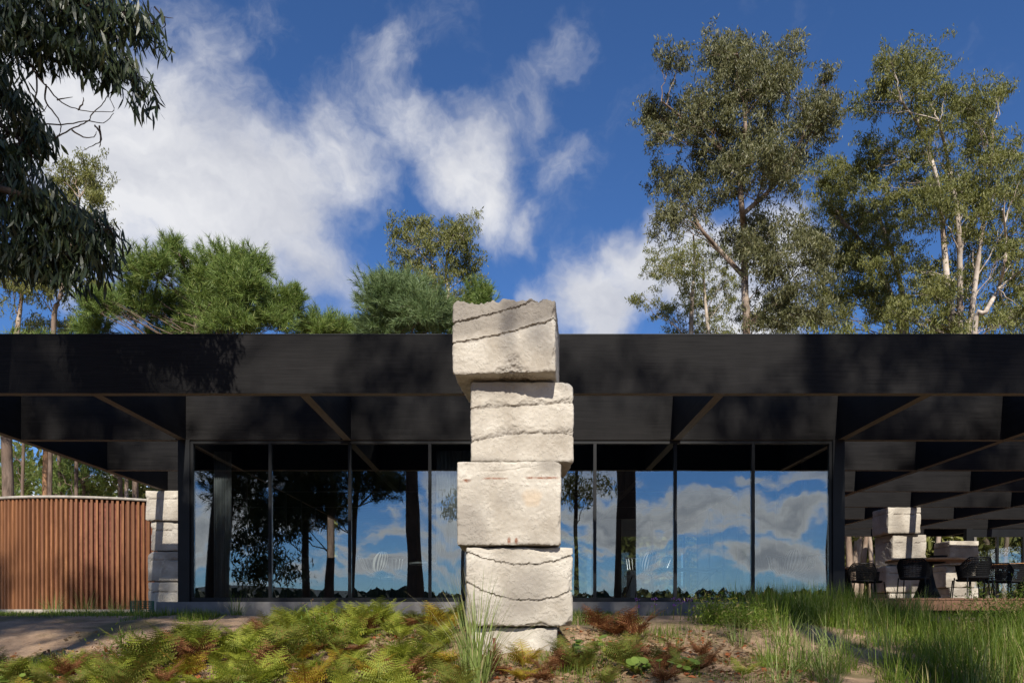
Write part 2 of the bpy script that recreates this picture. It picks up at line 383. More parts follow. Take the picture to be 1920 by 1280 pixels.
# ---------------------------------------------------------------- black timber roof grid
S, D1 = 2.4, 8.856
DY = [D1 + S * i for i in range(8)]
HB, HT, T = 2.498, 3.164, 0.11
XL = [-7.2 + S * i for i in range(12)]
grid = thing('timber_roof_grid', 'long black timber coffered roof of crossing beams over house and terrace', 'roof', (0, D1, HB))
bm = [M['timber'], M['underside_bounce']]
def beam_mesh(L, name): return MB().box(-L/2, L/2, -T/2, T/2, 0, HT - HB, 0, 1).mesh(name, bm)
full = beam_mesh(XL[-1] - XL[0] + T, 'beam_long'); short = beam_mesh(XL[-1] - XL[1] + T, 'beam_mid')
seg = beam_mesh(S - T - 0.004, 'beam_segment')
for i, y in enumerate(DY):
    if i == 0:
        o = put('fascia_beam', full, grid, (0.5 * (XL[0] + XL[-1]), y + T/2, HB))
    elif i < 4: o = put('cross_beam', full, grid, (0.5 * (XL[0] + XL[-1]), y + T/2, HB))
    else: o = put('cross_beam', short, grid, (0.5 * (XL[1] + XL[-1]), y + T/2, HB))
for j, x in enumerate(XL):
    for i in range(7):
        if j == 0 and i >= 3: continue
        put('long_beam', seg, grid, (x, DY[i] + T + (S - T) / 2, HB), R(90))

MB().box(XL[0] - 0.06, XL[-1] + 0.06, D1 - 0.006, D1 + T + 0.006, HT + 0.0005, HT + 0.012).build('cap_flashing', M['black_steel'], grid)
# ---------------------------------------------------------------- glass pavilion under the grid
D2 = DY[1]; GY0 = D2 + 0.05; ZF = 0.165; YB = DY[5]
XP = 4.69
house = thing('glass_house', 'glass-walled house behind the tall stone pillar, black frames on a concrete plinth', 'house', (0, D2, 0))
MB().box(-5.07, 4.84, 11.02, YB + 0.2, -0.3, 0.14).build('plinth', M['plinth_concrete'], house)
MB().box(-4.70, 4.70, D2 + 0.16, YB + 0.1, 0.1405, 0.16).build('floor', M['floor_screed'], house)
MB().box(-4.9, 4.9, D2 + T + 0.01, YB + 0.3, HT - 0.10, HT + 0.03).build('ceiling', M['dark_interior'], house)
for x in (-4.775, 4.755):
    MB().box(x - 0.085, x + 0.085, D2 - 0.01, D2 + 0.17, 0.142, HB - 0.003).build('post', M['black_steel'], house)
# frames, mullions and panes on the front
MB().box(-XP, XP - 0.02, D2 + 0.02, D2 + 0.10, HB - 0.05, HB - 0.004).build('head_frame', M['black_steel'], house)
MB().box(-XP, XP - 0.02, D2 + 0.02, D2 + 0.10, 0.142, 0.205).build('sill_frame', M['black_steel'], house)
MX = [-XP + 0.02] + [-3.53 + 1.178 * i for i in range(7)] + [XP - 0.04]
MX = [-4.67, -3.53, -2.37, -1.20, -0.03, 1.21, 2.385, 3.52, 4.65]
mul = MB().box(-0.022, 0.022, -0.03, 0.05, 0.206, HB - 0.051).mesh('mullion', M['black_steel'])
for x in MX: put('mullion', mul, house, (x, D2 + 0.05, 0))
for a, b in zip(MX[:-1], MX[1:]):
    w = b - a - 0.046
    MB().box(-w/2, w/2, -0.008, 0.008, -1.13, 1.13).build('glass_pane', M['glass'], house).location = ((a + b) / 2 , D2 + 0.06, 1.333)
for o in house.children:
    if o.name.startswith('glass_pane'):
        o.matrix_parent_inverse = Matrix.Translation(house.location).inverted()
# glazed sides and back
mulz = MB().box(-0.03, 0.03, -0.022, 0.022, 0.162, HB - 0.004).mesh('mullion', M['black_steel'])
pane_side = MB().box(-0.008, 0.008, -0.565, 0.565, -1.15, 1.15).mesh('glass_pane', M['glass'])
for x in (-4.77, 4.77):
    y = D2 + 0.19
    while y + 1.2 < YB:
        put('mullion', mulz, house, (x, y, 0)); put('glass_pane', pane_side, house, (x, y + 0.6, 1.33)); y += 1.2
    put('mullion', mulz, house, (x, y, 0))
MB().box(-4.7, -1.2, YB, YB + 0.12, 0.162, HB - 0.004).build('back_wall', M['dark_interior'], house)
MB().box(2.2, 2.9, YB, YB + 0.12, 0.162, HB - 0.004).build('back_wall', M['dark_interior'], house)
for x in (-1.17, -0.05, 1.07, 2.17, 2.93, 3.8, 4.65):
    put('mullion', mulz, house, (x, YB + 0.06, 0), R(90))
for a, b in ((-1.17, -0.05), (-0.05, 1.07), (1.07, 2.17), (2.93, 3.8), (3.8, 4.65)):
    MB().box(a + 0.03, b - 0.03, YB + 0.05, YB + 0.066, 0.18, HB - 0.02).build('glass_pane', M['glass'], house)
MB().box(-4.2, -2.6, 15.2, 15.9, 0.162, 1.06).build('kitchen_counter', M['dark_interior'], house)
MB().box(2.3, 2.42, 15.0, 15.5, 0.162, 0.80).build('partition', M['white_paint'], house)
MB().box(-2.0, -1.8, 14.6, 16.6, 0.162, 2.2).build('partition', M['dark_interior'], house)

def curtain(x0, x1, y, label):
    n = 60; V = []
    for i in range(n + 1):
        x = x0 + (x1 - x0) * i / n; yy = y + 0.035 * math.sin(i * 1.05) + 0.01 * math.sin(i * 2.7)
        V += [(x, yy, 0.18), (x, yy * 0.5 + y * 0.5, 2.44), (x, yy * 0.5 + y * 0.5 + 0.004, 2.44), (x, yy + 0.004, 0.18)]
    Fq = [(4*i + a, 4*i + 4 + a, 4*i + 4 + (a + 1) % 4, 4*i + (a + 1) % 4) for i in range(n) for a in range(4)]
    tag(put('curtain', mesh_np('curtain', V, Fq, M['curtain_cloth'], smooth=True)), label, 'curtain')
simple('curtain_cloth', (0.32, 0.33, 0.34), 0.9, 0.1, 0.1, 3.0)
curtain(-1.15, -0.62, 11.75, 'grey curtain gathered behind the pane just left of the pillar')
curtain(-4.55, -4.28, 11.8, 'narrow grey curtain bunched at the left corner pane')
# furniture inside
def lounge_chair(loc, rz, label):
    c = thing('lounge_chair', label, 'chair', loc, 'lounge chairs behind the glass')
    b = MB()
    for k in range(15):                      # wire shell
        a = R(-80 + 160 * k / 14)
        b.tube([(0.12 * math.sin(a), -0.1 + 0.05 * math.cos(a), 0.36), (0.34 * math.sin(a), 0.02 + 0.26 * math.cos(a), 0.52), (0.40 * math.sin(a), 0.06 + 0.34 * math.cos(a), 0.72)], 0.006, 4)
    b.tube([(0.40 * math.sin(R(q)), 0.06 + 0.34 * math.cos(R(q)), 0.72) for q in range(-85, 86, 10)], 0.011, 5)
    b.tube([(0.30 * math.cos(R(q)), -0.06 + 0.28 * math.sin(R(q)), 0.40) for q in range(0, 361, 20)], 0.010, 5)
    b.build('wire_shell', M['bare_steel'], c).matrix_parent_inverse = Matrix()
    for sx, sy in ((1, 1), (1, -1), (-1, 1), (-1, -1)):
        MB().tube([(sx * 0.16, -0.06 + sy * 0.14, 0.40), (sx * 0.26, -0.06 + sy * 0.24, 0)], 0.011, 5).build('leg', M['black_steel'], c).matrix_parent_inverse = Matrix()
    n = 11
    V = []; Fq = []; I = []
    for i in range(n + 1):
        for j in range(n + 1):
            u, v = i / n * 2 - 1, j / n * 2 - 1
            th = 0.075 * (1 - u ** 4) * (1 - v ** 4)
            for s_ in (1, -1): V.append((u * 0.13 * math.sqrt(1.15 - v * v) + v * 0.04, 0.12 + s_ * th, 0.64 + v * 0.17))
    for i in range(n):
        for j in range(n):
            a = (i * (n + 1) + j) * 2; b2 = ((i + 1) * (n + 1) + j) * 2
            for s_ in (0, 1):
                q = (a + s_, b2 + s_, b2 + 2 + s_, a + 2 + s_); Fq.append(q if s_ == 1 else q[::-1]); I.append(0 if i % 2 else 1)
    put('striped_cushion', mesh_np('striped_cushion', V, Fq, [M['black_fabric'], M['cream_fabric']], I, True), c).matrix_parent_inverse = Matrix()
    c.rotation_euler.z = rz
    return c
lounge_chair((-2.05, 12.4, 0.162), R(35), 'wire lounge chair with striped cushion behind glass, left of stone pillar')
lounge_chair((2.15, 12.4, 0.162), R(-30), 'wire lounge chair with striped cushion behind glass, beside the thin table')
lounge_chair((4.55 - 0.25, 12.0, 0.162), R(-40), 'wire lounge chair with striped cushion at the glass corner by terrace')
tb = thing('thin_table', 'thin-topped dark table on splayed struts behind the glass', 'table', (2.85, 12.5, 0.162))
MB().box(-0.55, 0.55, -0.35, 0.35, 0.50, 0.525).build('table_top', M['black_steel'], tb).matrix_parent_inverse = Matrix()
MB().tube([(0, 0, 0.0), (0, 0, 0.5)], 0.03, 8).build('post', M['black_steel'], tb).matrix_parent_inverse = Matrix()
for sx in (-1, 1):
    for sy in (-1, 1):
        MB().tube([(0, 0, 0.14), (sx * 0.42, sy * 0.22, 0.5)], 0.012, 5).build('strut', M['black_steel'], tb).matrix_parent_inverse = Matrix()
st = thing('side_table', 'small white-topped side table behind the glass', 'table', (-1.42, 12.6, 0.162))
MB().lathe([(0.25, 0.60), (0.26, 0.61), (0.26, 0.63), (0.25, 0.635)]).build('table_top', M['white_paint'], st).matrix_parent_inverse = Matrix()
MB().lathe([(0.15, 0.0), (0.15, 0.012), (0.02, 0.02), (0.016, 0.599)]).build('leg', M['black_steel'], st).matrix_parent_inverse = Matrix()

# ---------------------------------------------------------------- second pavilion at the far right
pav = thing('far_glass_pavilion', 'dark far pavilion with tall glass panes beyond the terrace tables', 'house', (16.2, DY[6], 0))
y6 = DY[6]
for x in (13.76, 18.9): MB().box(x - 0.09, x + 0.09, y6 - 0.01, y6 + 0.16, 0.17, HB - 0.003).build('post', M['black_steel'], pav)
MB().box(13.86, 18.8, y6 + 0.02, y6 + 0.10, 0.17, 0.24).build('sill_frame', M['black_steel'], pav)
MB().box(13.86, 18.8, y6 + 0.02, y6 + 0.10, HB - 0.25, HB - 0.004).build('head_frame', M['black_steel'], pav)
xs = [13.88, 14.62, 15.40, 16.2, 17.0, 17.8, 18.78]
for x in xs: MB().box(x - 0.03, x + 0.03, y6 + 0.01, y6 + 0.11, 0.241, HB - 0.251).build('mullion', M['black_steel'], pav)
for a, b in zip(xs[:-1], xs[1:]): MB().box(a + 0.032, b - 0.032, y6 + 0.05, y6 + 0.066, 0.245, HB - 0.255).build('glass_pane', M['glass'], pav)
MB().box(17.9, 19.0, y6 + 2.6, y6 + 2.75, 0.17, HT).build('back_wall', M['dark_interior'], pav)
MB().box(13.7, 19.0, y6 + 0.14, y6 + 2.76, HT + 0.004, HT + 0.06).build('roof', M['dark_interior'], pav)
MB().box(13.6, 19.0, y6 - 0.05, y6 + 2.76, -0.2, 0.168).build('plinth', M['plinth_concrete'], pav)

# ---------------------------------------------------------------- stacked rough concrete pillars
def fnoise(v): return mnoise.noise(v)
def block(name, parent, x0, x1, y0, depth, z0, z1, rot=0.0, cracks=(), seed=0, res=0.0125, topjag=0.0, patch=None, stains=(), chip=1.0, weather=None, tiltx=0.0):
    """rough cast block; cracks: (z at left, mid, right (fractions of height), depth, rough band height, band side)"""
    w, h = x1 - x0, z1 - z0
    n = [max(3, int(round(s / res))) for s in (w, depth, h)]
    n[1] = max(3, n[1] // 2)
    ids = {}; V = []; Fq = []
    def vid(i, j, k):
        key = (i, j, k)
        if key not in ids: ids[key] = len(V); V.append((i / n[0] * w - w/2, j / n[1] * depth - depth/2, k / n[2] * h - h/2))
        return ids[key]
    for i in range(n[0]):
        for k in range(n[2]):
            Fq.append((vid(i,0,k), vid(i+1,0,k), vid(i+1,0,k+1), vid(i,0,k+1))); Fq.append((vid(i,n[1],k), vid(i,n[1],k+1), vid(i+1,n[1],k+1), vid(i+1,n[1],k)))
    for j in range(n[1]):
        for k in range(n[2]):
            Fq.append((vid(0,j,k), vid(0,j,k+1), vid(0,j+1,k+1), vid(0,j+1,k))); Fq.append((vid(n[0],j,k), vid(n[0],j+1,k), vid(n[0],j+1,k+1), vid(n[0],j,k+1)))
    for i in range(n[0]):
        for j in range(n[1]):
            Fq.append((vid(i,j,0), vid(i,j+1,0), vid(i+1,j+1,0), vid(i+1,j,0))); Fq.append((vid(i,j,n[2]), vid(i+1,j,n[2]), vid(i+1,j+1,n[2]), vid(i,j+1,n[2])))
    H = Vector((w/2, depth/2, h/2)); off = Vector((seed * 7.3, seed * 3.1, seed * 11.7))
    agg = np.zeros(len(V), np.float32); rst = np.zeros(len(V), np.float32); wea = np.zeros(len(V), np.float32); och = np.zeros(len(V), np.float32)
    out = []
    for vi, p in enumerate(V):
        p = Vector(p); q = p + off
        e = fnoise(q * 5.0)
        r = 0.014 + chip * (0.11 * max(0.0, e) ** 1.5 + 0.02 * abs(fnoise(q * 15)))
        inner = Vector([max(-(H[a] - r), min(H[a] - r, p[a])) for a in range(3)])
        d = p - inner
        nrm = d.normalized() if d.length > 1e-6 else Vector((0, -1, 0))
        pp = inner + nrm * r
        u = p.x / w + 0.5; zf = p.z / h + 0.5
        amp = 0.006; a_ = 0.0; dep = 0.0
        jit = 0.018 * fnoise(Vector((p.x * 9 + seed, p.y * 9, seed * 2.0))) + 0.008 * fnoise(Vector((p.x * 40, p.y * 40, seed)))
        for (zl, zm, zr, cd, bh, side) in cracks:
            zc = (zl * (1-u) * (1-2*u) + zm * 4 * u * (1-u) + zr * u * (2*u-1)) * h - h/2 + jit
            dzc = p.z - zc
            dep += 0.8 * cd * max(0.12, 0.6 + 1.1 * fnoise(Vector((p.x * 4.5 + seed, zl * 13, 1.7)))) * math.exp(-(dzc / (0.006 + 0.004 * abs(fnoise(Vector((p.x * 11, seed, 0)))))) ** 2)
            if bh:
                s_ = dzc * side
                bb = bh * (0.65 + 0.9 * fnoise(Vector((p.x * 5 + 3 * seed, 0, zl * 9))))
                if -0.01 < s_ < bb:
                    g = 1.0 - max(0, s_) / max(bb, 1e-3); a_ = max(a_, g)
        if patch:
            (pu, pz, pw, ph) = patch
            s_ = abs(u - pu) / pw + max(0, (zf - pz)) / ph
            s_ += 0.35 * fnoise(q * 9)
            if s_ < 1: a_ = max(a_, min(1, (1 - s_) * 2.2))
        low = max(0, 1 - (zf / 0.04)) if zf < 0.04 else 0
        a_ = max(a_, 0.35 * low)
        wea[vi] = min(0.8, max(0, 3.0 * (fnoise(q * 1.7 + Vector((9, 0, 4))) - 0.10)) + max(0, (0.10 + 0.1 * fnoise(q * 4) - zf) * 3))
        if weather: wea[vi] = min(1, max(0, (zf + 0.16 * fnoise(q * 3.0) - weather(u)) * 9))
        for (su, sz, sw, sh, kind) in stains:
            s_ = ((u - su) / sw) ** 2 + ((zf - sz) / sh) ** 2 + 0.5 * fnoise(q * 13)
            val = min(1, max(0, (1 - s_) * 1.6))
            if kind == 'r': rst[vi] = max(rst[vi], val)
            elif kind == 'o': och[vi] = max(och[vi], val * 0.9)
            else: agg[vi] = max(agg[vi], val * 0.5)
        rough = amp * fnoise(q * 6) + 0.0035 * fnoise(q * 28) + a_ * (0.016 * fnoise(q * 24) + 0.012 * fnoise(q * 55) - 0.014)
        pp += nrm * (rough - dep)
        if topjag and zf > 0.9:
            tt = (zf - 0.9) / 0.1
            pp.z += tt * topjag * (0.55 * fnoise(Vector((p.x * 4.2, p.y * 3, seed))) + 0.5 * fnoise(Vector((p.x * 13, p.y * 9, seed))) + 0.3 * fnoise(Vector((p.x * 34, p.y * 30, seed))))
            a_ = max(a_, 0.7 * tt)
        agg[vi] = max(agg[vi], a_); out.append(pp)
    me = mesh_np(name, [tuple(p) for p in out], Fq, M['concrete'], smooth=False)
    for nm, arr in (('agg', agg), ('rust', rst), ('weather', wea), ('ochre', och)):
        at = me.attributes.new(nm, 'FLOAT', 'POINT'); at.data.foreach_set('value', arr)
    cx, cy = (x0 + x1) / 2, y0
    c = Vector((cx, y0, 0)) + Matrix.Rotation(rot, 3, 'Z') @ Vector((0, depth / 2, 0))
    return put(name, me, parent, (c.x, c.y, (z0 + z1) / 2), rot)

pil = thing('stone_pillar', 'tall pillar of five offset rough concrete blocks standing before the black fascia', 'pillar', (0, 8.2, -0.55))
block('concrete_block', pil, -0.59, 0.425, 7.56, 1.06, 2.325, 3.035, R(-5.5), [(0.72, 0.86, 1.06, 0.013, 0.03, -1), (0.44, 0.55, 0.73, 0.016, 0.03, -1)], 1, 0.0105, 0.07,
      (0.60, 0.0, 0.2, 0.30), [], 1.4, lambda u: 0.40 + 0.28 * u)
block('concrete_block', pil, -0.415, 0.62, 7.76, 0.92, 1.497, 2.305, R(1.2), [(0.66, 0.71, 0.75, 0.010, 0.075, 1), (0.25, 0.36, 0.34, 0.010, 0.10, 1)], 2, 0.0105, 0, None, [], 1.0)
block('concrete_block', pil, -0.545, 0.485, 7.64, 1.0, 0.652, 1.482, R(-1.0), [(0.88, 0.90, 1.0, 0.007, 0, 1)], 3, 0.0105, 0, None,
      [(0.09, 0.775, 0.05, 0.022, 'r'), (0.36, 0.80, 0.14, 0.012, 'r'), (0.82, 0.805, 0.17, 0.017, 'r'), (0.52, 0.56, 0.17, 0.13, 'g'), (0.72, 0.57, 0.11, 0.12, 'o'), (0.50, 0.06, 0.02, 0.05, 'r'), (0.57, 0.06, 0.02, 0.05, 'r'), (0.33, 0.38, 0.06, 0.06, 'g')], 1.0)
block('concrete_block', pil, -0.455, 0.612, 7.70, 0.95, -0.148, 0.640, R(4.0), [(0.55, 0.33, 0.45, 0.013, 0.022, -1), (0.93, 0.78, 0.90, 0.006, 0.03, -1)], 4, 0.0105, 0, None, [], 1.2)
block('concrete_block', pil, -0.43, 0.46, 7.78, 0.85, -0.85, -0.160, R(1.0), [], 5, 0.016, 0, None, [], 1.0)

def rear_pillar(label, cx, y0, blocks, seed):
    p = thing('stone_pillar', label, 'pillar', (cx, y0 + 0.4, blocks[-1][2]), 'rear stone pillars')
    for i, (xa, xb, za, zb, ya, dp, rt) in enumerate(blocks):
        block('concrete_block', p, xa, xb, y0 + ya, dp, za, zb, R(rt), [(0.75, 0.70, 0.78, 0.012, 0.04, 1), (0.3, 0.26, 0.33, 0.012, 0.0, 1)], seed + i, 0.03, 0, None, [], 1.3)
    return p
k = 15.9 / F
rear_pillar('stacked concrete pillar between the rust-brown ribbed wall and glass house', -7.15, 15.9,
    [(-7.54, -6.72, 1.865, 2.49, 0, 0.85, 0), (-7.46, -6.70, 1.245, 1.855, 0.06, 0.8, -1), (-7.50, -6.70, 0.62, 1.235, 0.02, 0.85, 1), (-7.50, -6.68, -0.1, 0.61, 0.03, 0.9, 0)], 11)
rear_pillar('stacked concrete pillar among the terrace tables under the beams', 9.4, 18.43,
    [(8.96, 9.75, 1.86, 2.49, 0, 0.82, 0), (9.10, 9.95, 1.10, 1.85, 0.1, 0.8, 4), (8.92, 9.8, 0.45, 1.09, 0.0, 0.85, -2), (9.0, 9.9, -0.1, 0.44, 0.02, 0.9, 2)], 21)
rear_pillar('low stacked concrete pillar beside the far glass pavilion', 13.0, 22.5,
    [(12.72, 13.60, 1.35, 2.06, 0, 0.8, 2), (12.66, 13.5, 0.7, 1.34, 0.05, 0.8, -2), (12.75, 13.6, -0.1, 0.69, 0, 0.85, 0)], 31)

# ---------------------------------------------------------------- rust ribbed round enclosure
CX, CY, CR, CZ = -10.0, 20.2, 3.5, 2.43
rw = thing('ribbed_round_wall', 'curved rust-brown enclosure clad in upright ribs with concrete cap', 'wall', (CX, CY, -0.06))
MB().lathe([(CR - 0.06, 0.02), (CR - 0.06, CZ + 0.02)], (CX, CY, -0.0), 96).build('backing', M['stake_rust'], rw, True)
n0 = len(rw.children)
MB().lathe([(CR - 0.10, CZ + 0.022), (CR + 0.03, CZ + 0.022), (CR + 0.03, CZ + 0.075), (CR - 0.10, CZ + 0.085)], (CX, CY, 0), 96).build('cap_ring', M['concrete_cap'], rw, True)
MB().lathe([(CR - 0.20, -0.25), (CR + 0.02, -0.25), (CR + 0.02, 0.05), (CR - 0.2, 0.05)], (CX, CY, 0), 96).build('footing', M['concrete_cap'], rw)
ribs = []
for v in range(3):
    b = MB(); wv_ = 0.032 + 0.004 * v
    V0 = [(-wv_, 0.0), (-wv_ * 0.62, -0.055), (wv_ * 0.62, -0.055), (wv_, 0.0)]
    nb = len(b.V)
    for z in (0.052, CZ + 0.018):
        for (x, y) in V0: b.V.append((x, y, z))
    for q in range(3): b.F.append((q, q + 1, q + 5, q + 4)); b.I.append(0)
    b.F.append((0, 4, 7, 3)); b.I.append(0); b.F.append((4, 5, 6, 7)); b.I.append(0); b.F.append((3, 2, 1, 0)); b.I.append(0)
    ribs.append(b.mesh('rib', M['rust']))
nrib = int(2 * math.pi * CR / 0.102)
for i in range(nrib):
    a = -math.pi / 2 + (i - nrib / 2) * 2 * math.pi / nrib
    if not (-math.pi * 0.98 < a < math.pi * 0.02): continue
    rr_ = CR - 0.055 + random.uniform(-0.006, 0.008)
    put('rib', ribs[random.randrange(3)], rw, (CX + rr_ * math.cos(a), CY + rr_ * math.sin(a), random.uniform(-0.004, 0.003)), a + math.pi / 2 + random.uniform(-0.03, 0.03))

# ---------------------------------------------------------------- terrace deck and its furniture
deck = thing('timber_deck', 'raised brown timber terrace deck right of the glass house', 'deck', (10, 14, 0))
MB().box(4.95, 19, 11.40, 11.44, 0.02, 0.168).build('edge_board', M['deck_wood'], deck)
pl = MB().box(-0.068, 0.068, 0, 11.6, 0, 0.03).mesh('plank', M['deck_wood'])
i = 0; x = 5.02
while x < 13.6: put('plank', pl, deck, (x, 11.39, 0.170 + 0.001 * (i % 3))); x += 0.143; i += 1
pl2 = MB().box(-0.068, 0.068, 0, 5.2, 0, 0.03).mesh('plank', M['deck_wood'])
while x < 18.9: put('plank', pl2, deck, (x, 11.39, 0.170 + 0.001 * (i % 3))); x += 0.143; i += 1
for jx in np.arange(5.2, 19, 1.6):
    MB().box(jx - 0.05, jx + 0.05, 11.5, 16, -0.2, 0.166).build('joist', M['deck_wood'], deck)
DZ = 0.203
def table(loc, rad, label):
    t_ = thing('round_table', label, 'table', loc, 'terrace tables')
    MB().lathe([(rad - 0.02, 0.70), (rad, 0.715), (rad, 0.735), (rad - 0.01, 0.745)], sides=40).build('table_top', M['table_wood'], t_).matrix_parent_inverse = Matrix()
    ped_b = MB().lathe([(0.23, 0.055), (0.15, 0.25), (0.10, 0.48), (0.085, 0.66), (0.3, 0.68), (0.3, 0.699)], sides=28)
    ped = ped_b.build('pedestal', M['black_steel'], t_, True); ped.matrix_parent_inverse = Matrix()
    MB().lathe([(0.28, 0.0), (0.28, 0.015), (0.23, 0.054)], sides=28).build('base_ring', M['bare_steel'], ped, True).matrix_parent_inverse = Matrix()
    return t_
table((7.62, 14.2, DZ), 0.70, 'round wooden table on black cone pedestal, dark bowl on it')
table((10.35, 15.6, DZ), 0.75, 'round wooden table on cone pedestal close to the far pavilion')
table((7.30, 16.9, DZ), 0.6, 'round wooden table on cone pedestal beside the house corner post')
bowl = tag(MB().lathe([(0.05, 0.0), (0.12, 0.03), (0.15, 0.07), (0.145, 0.07), (0.10, 0.035), (0.0, 0.02)], sides=20).build('bowl', M['black_fabric'], None, True), 'small dark bowl standing on the round wooden table', 'bowl')
bowl.location = (7.78, 14.1, DZ + 0.7455)
def chair_proto():
    c = thing('woven_armchair', 'dark woven-back armchair', 'chair', (0, 0, 0), 'woven armchairs on the terrace')
    I_ = Matrix()
    def P(b, nm, m_, sm=False, par=None):
        q = b.build(nm, m_, par or c, sm); q.matrix_parent_inverse = I_; return q
    for sx in (-1, 1):
        for sy in (-1, 1):
            P(MB().tube([(sx * 0.24, sy * 0.22, 0.44), (sx * 0.27, sy * 0.26, 0)], [0.014, 0.010], 6), 'leg', M['black_steel'])
    b = MB(); b.lathe([(0.0001, 0.41), (0.25, 0.41), (0.275, 0.43), (0.27, 0.46), (0.0001, 0.47)], sides=20); P(b, 'seat', M['black_fabric'], True)
    top = []; mid = []
    b = MB()
    arc = [R(a) for a in np.linspace(-20, 200, 23)]
    ring = lambda r, z: [(r * math.cos(a), r * 0.92 * math.sin(a), z - (0.16 if (a < R(15) or a > R(165)) else 0.16 * max(0, 1 - (min(a, math.pi - a) - R(15)) / R(35)))) for a in arc]
    rail = MB().tube(ring(0.31, 0.82), 0.014, 6)
    b = MB()
    for z, r in ((0.50, 0.275), (0.54, 0.28), (0.58, 0.285), (0.62, 0.29), (0.66, 0.295), (0.70, 0.30), (0.74, 0.302), (0.78, 0.306)):
        f = (z - 0.46) / 0.36
        pts = [(r * math.cos(a), r * 0.92 * math.sin(a), 0.46 + f * (q[2] - 0.46)) for a, q in zip(arc, ring(r, 0.82))]
        b.tube(pts, 0.0085, 4)
    tr_, br_ = ring(0.31, 0.82), [(0.27 * math.cos(a), 0.27 * 0.92 * math.sin(a), 0.46) for a in arc]
    for i in range(0, 22):
        for f in (0.0, 0.5):
            p = Vector(tr_[i]).lerp(Vector(tr_[i + 1]), f); q = Vector(br_[i]).lerp(Vector(br_[i + 1]), f)
            b.tube([q, p], 0.0085, 4)
    wb_ = P(b, 'woven_back', M['black_fabric']); P(rail, 'back_rail', M['black_steel'], False, wb_)
    return c
ch0 = chair_proto()
CH = [((7.90, 13.25), 180, 'pushed up to the bowl table, back to the garden'), ((7.05, 13.55), 140, 'at the bowl table, left of its cone pedestal'),
      ((8.5, 14.35), -80, 'side-on at the bowl table, facing the house'), ((7.0, 15.15), 40, 'behind the bowl table, in front of the stone pillar'),
      ((6.75, 14.95), 165, 'standing between house corner post and bowl table'), ((6.75, 16.15), 150, 'at the small table beside the house corner post'),
      ((9.35, 14.9), 150, 'at the table close to the far pavilion, back turned'), ((9.75, 15.15), 190, 'side by side with another at the pavilion table'), ((10.55, 14.65), 185, 'before the pavilion table at the deck edge')]
for i, ((x, y), rz, lb) in enumerate(CH):
    lab = 'dark woven armchair ' + lb
    if i == 0: ch0.location = (x, y, DZ); ch0.rotation_euler.z = R(rz); ch0['label'] = lab; ch0.scale = (0.87,) * 3
    else: copy_thing(ch0, (x, y, DZ), R(rz), 0.87, lab)

# ---------------------------------------------------------------- trees
def nrmz(a): return a / np.maximum(np.linalg.norm(a, axis=1, keepdims=True), 1e-6)
def leaf_arrays(C, D, L, Wd):
    n = len(C); D = nrmz(D); Sd = nrmz(np.cross(D, rng.normal(size=(n, 3)))); Nn = np.cross(D, Sd)
    L = L[:, None]; Wd = Wd[:, None]
    V = np.stack([C - D * L * 0.5, C + Sd * Wd * 0.5 + Nn * Wd * 0.15 - D * L * 0.05, C + D * L * 0.5, C - Sd * Wd * 0.5 + Nn * Wd * 0.15 - D * L * 0.05], 1).reshape(-1, 3)
    return V, np.arange(n * 4).reshape(n, 4)
def euc_clumps(centers, size, per, L, asp):
    """drooping sprays of narrow leaves round each clump centre"""
    n = len(centers); C = np.repeat(centers, per, 0); N = len(C)
    ax = rng.normal(size=(n, 3)) * (1, 1, 0.5) + (0, 0, -0.35); ax = np.repeat(nrmz(ax), per, 0)
    t_ = rng.uniform(-1, 1, (N, 1))
    C = C + ax * t_ * size + rng.normal(size=(N, 3)) * size * 0.30
    D = rng.normal(size=(N, 3)) * 0.6 + (0, 0, -0.95)
    l = L * rng.uniform(0.6, 1.25, N)
    return leaf_arrays(C, D, l, l * asp)
def needle_tufts(centers, axes, per, L, wd):
    n = len(centers); C = np.repeat(centers, per, 0); A = np.repeat(nrmz(axes), per, 0); N = len(C)
    t_ = rng.uniform(-0.7, 0.4, (N, 1)) * L * 1.1
    B = C + A * t_
    D = nrmz(A * rng.uniform(0.6, 1.35, (N, 1)) + nrmz(rng.normal(size=(N, 3))) * 0.85)
    Sd = nrmz(np.cross(D, rng.normal(size=(N, 3)))); l = L * rng.uniform(0.7, 1.2, (N, 1))
    V = np.stack([B - Sd * wd * 0.5, B + Sd * wd * 0.5, B + D * l], 1).reshape(-1, 3)
    return V, np.arange(N * 3).reshape(N, 3)
def in_blob(c, r, n, hollow=0.35):
    d = nrmz(rng.normal(size=(n, 3))); rad = rng.uniform(hollow, 1, (n, 1)) ** 0.6
    return np.asarray(c) + d * rad * np.asarray(r)
def bez(a, b, sag, n=7, wob=0.0):
    a, b = Vector(a), Vector(b); L = (b - a).length
    m1 = a.lerp(b, 0.4) + Vector((0, 0, sag * L))
    pts = []
    for i in range(n):
        t_ = i / (n - 1); p = a * (1-t_)**2 + m1 * 2*t_*(1-t_) + b * t_**2
        if 0 < i < n - 1 and wob: p += Vector(rng.normal(size=3)) * wob * L
        pts.append(p)
    return pts
def nearest_on(trunks, p, zoff):
    best = None
    for tr in trunks:
        for i, q in enumerate(tr['pts']):
            if q.z > p.z - zoff and i > 0 and best is not None: continue
            dd = (Vector(p) - q).length + 0.8 * abs((p[2] - zoff) - q.z)
            if best is None or dd < best[0]: best = (dd, q, tr['r'][i])
    return best[1], best[2]
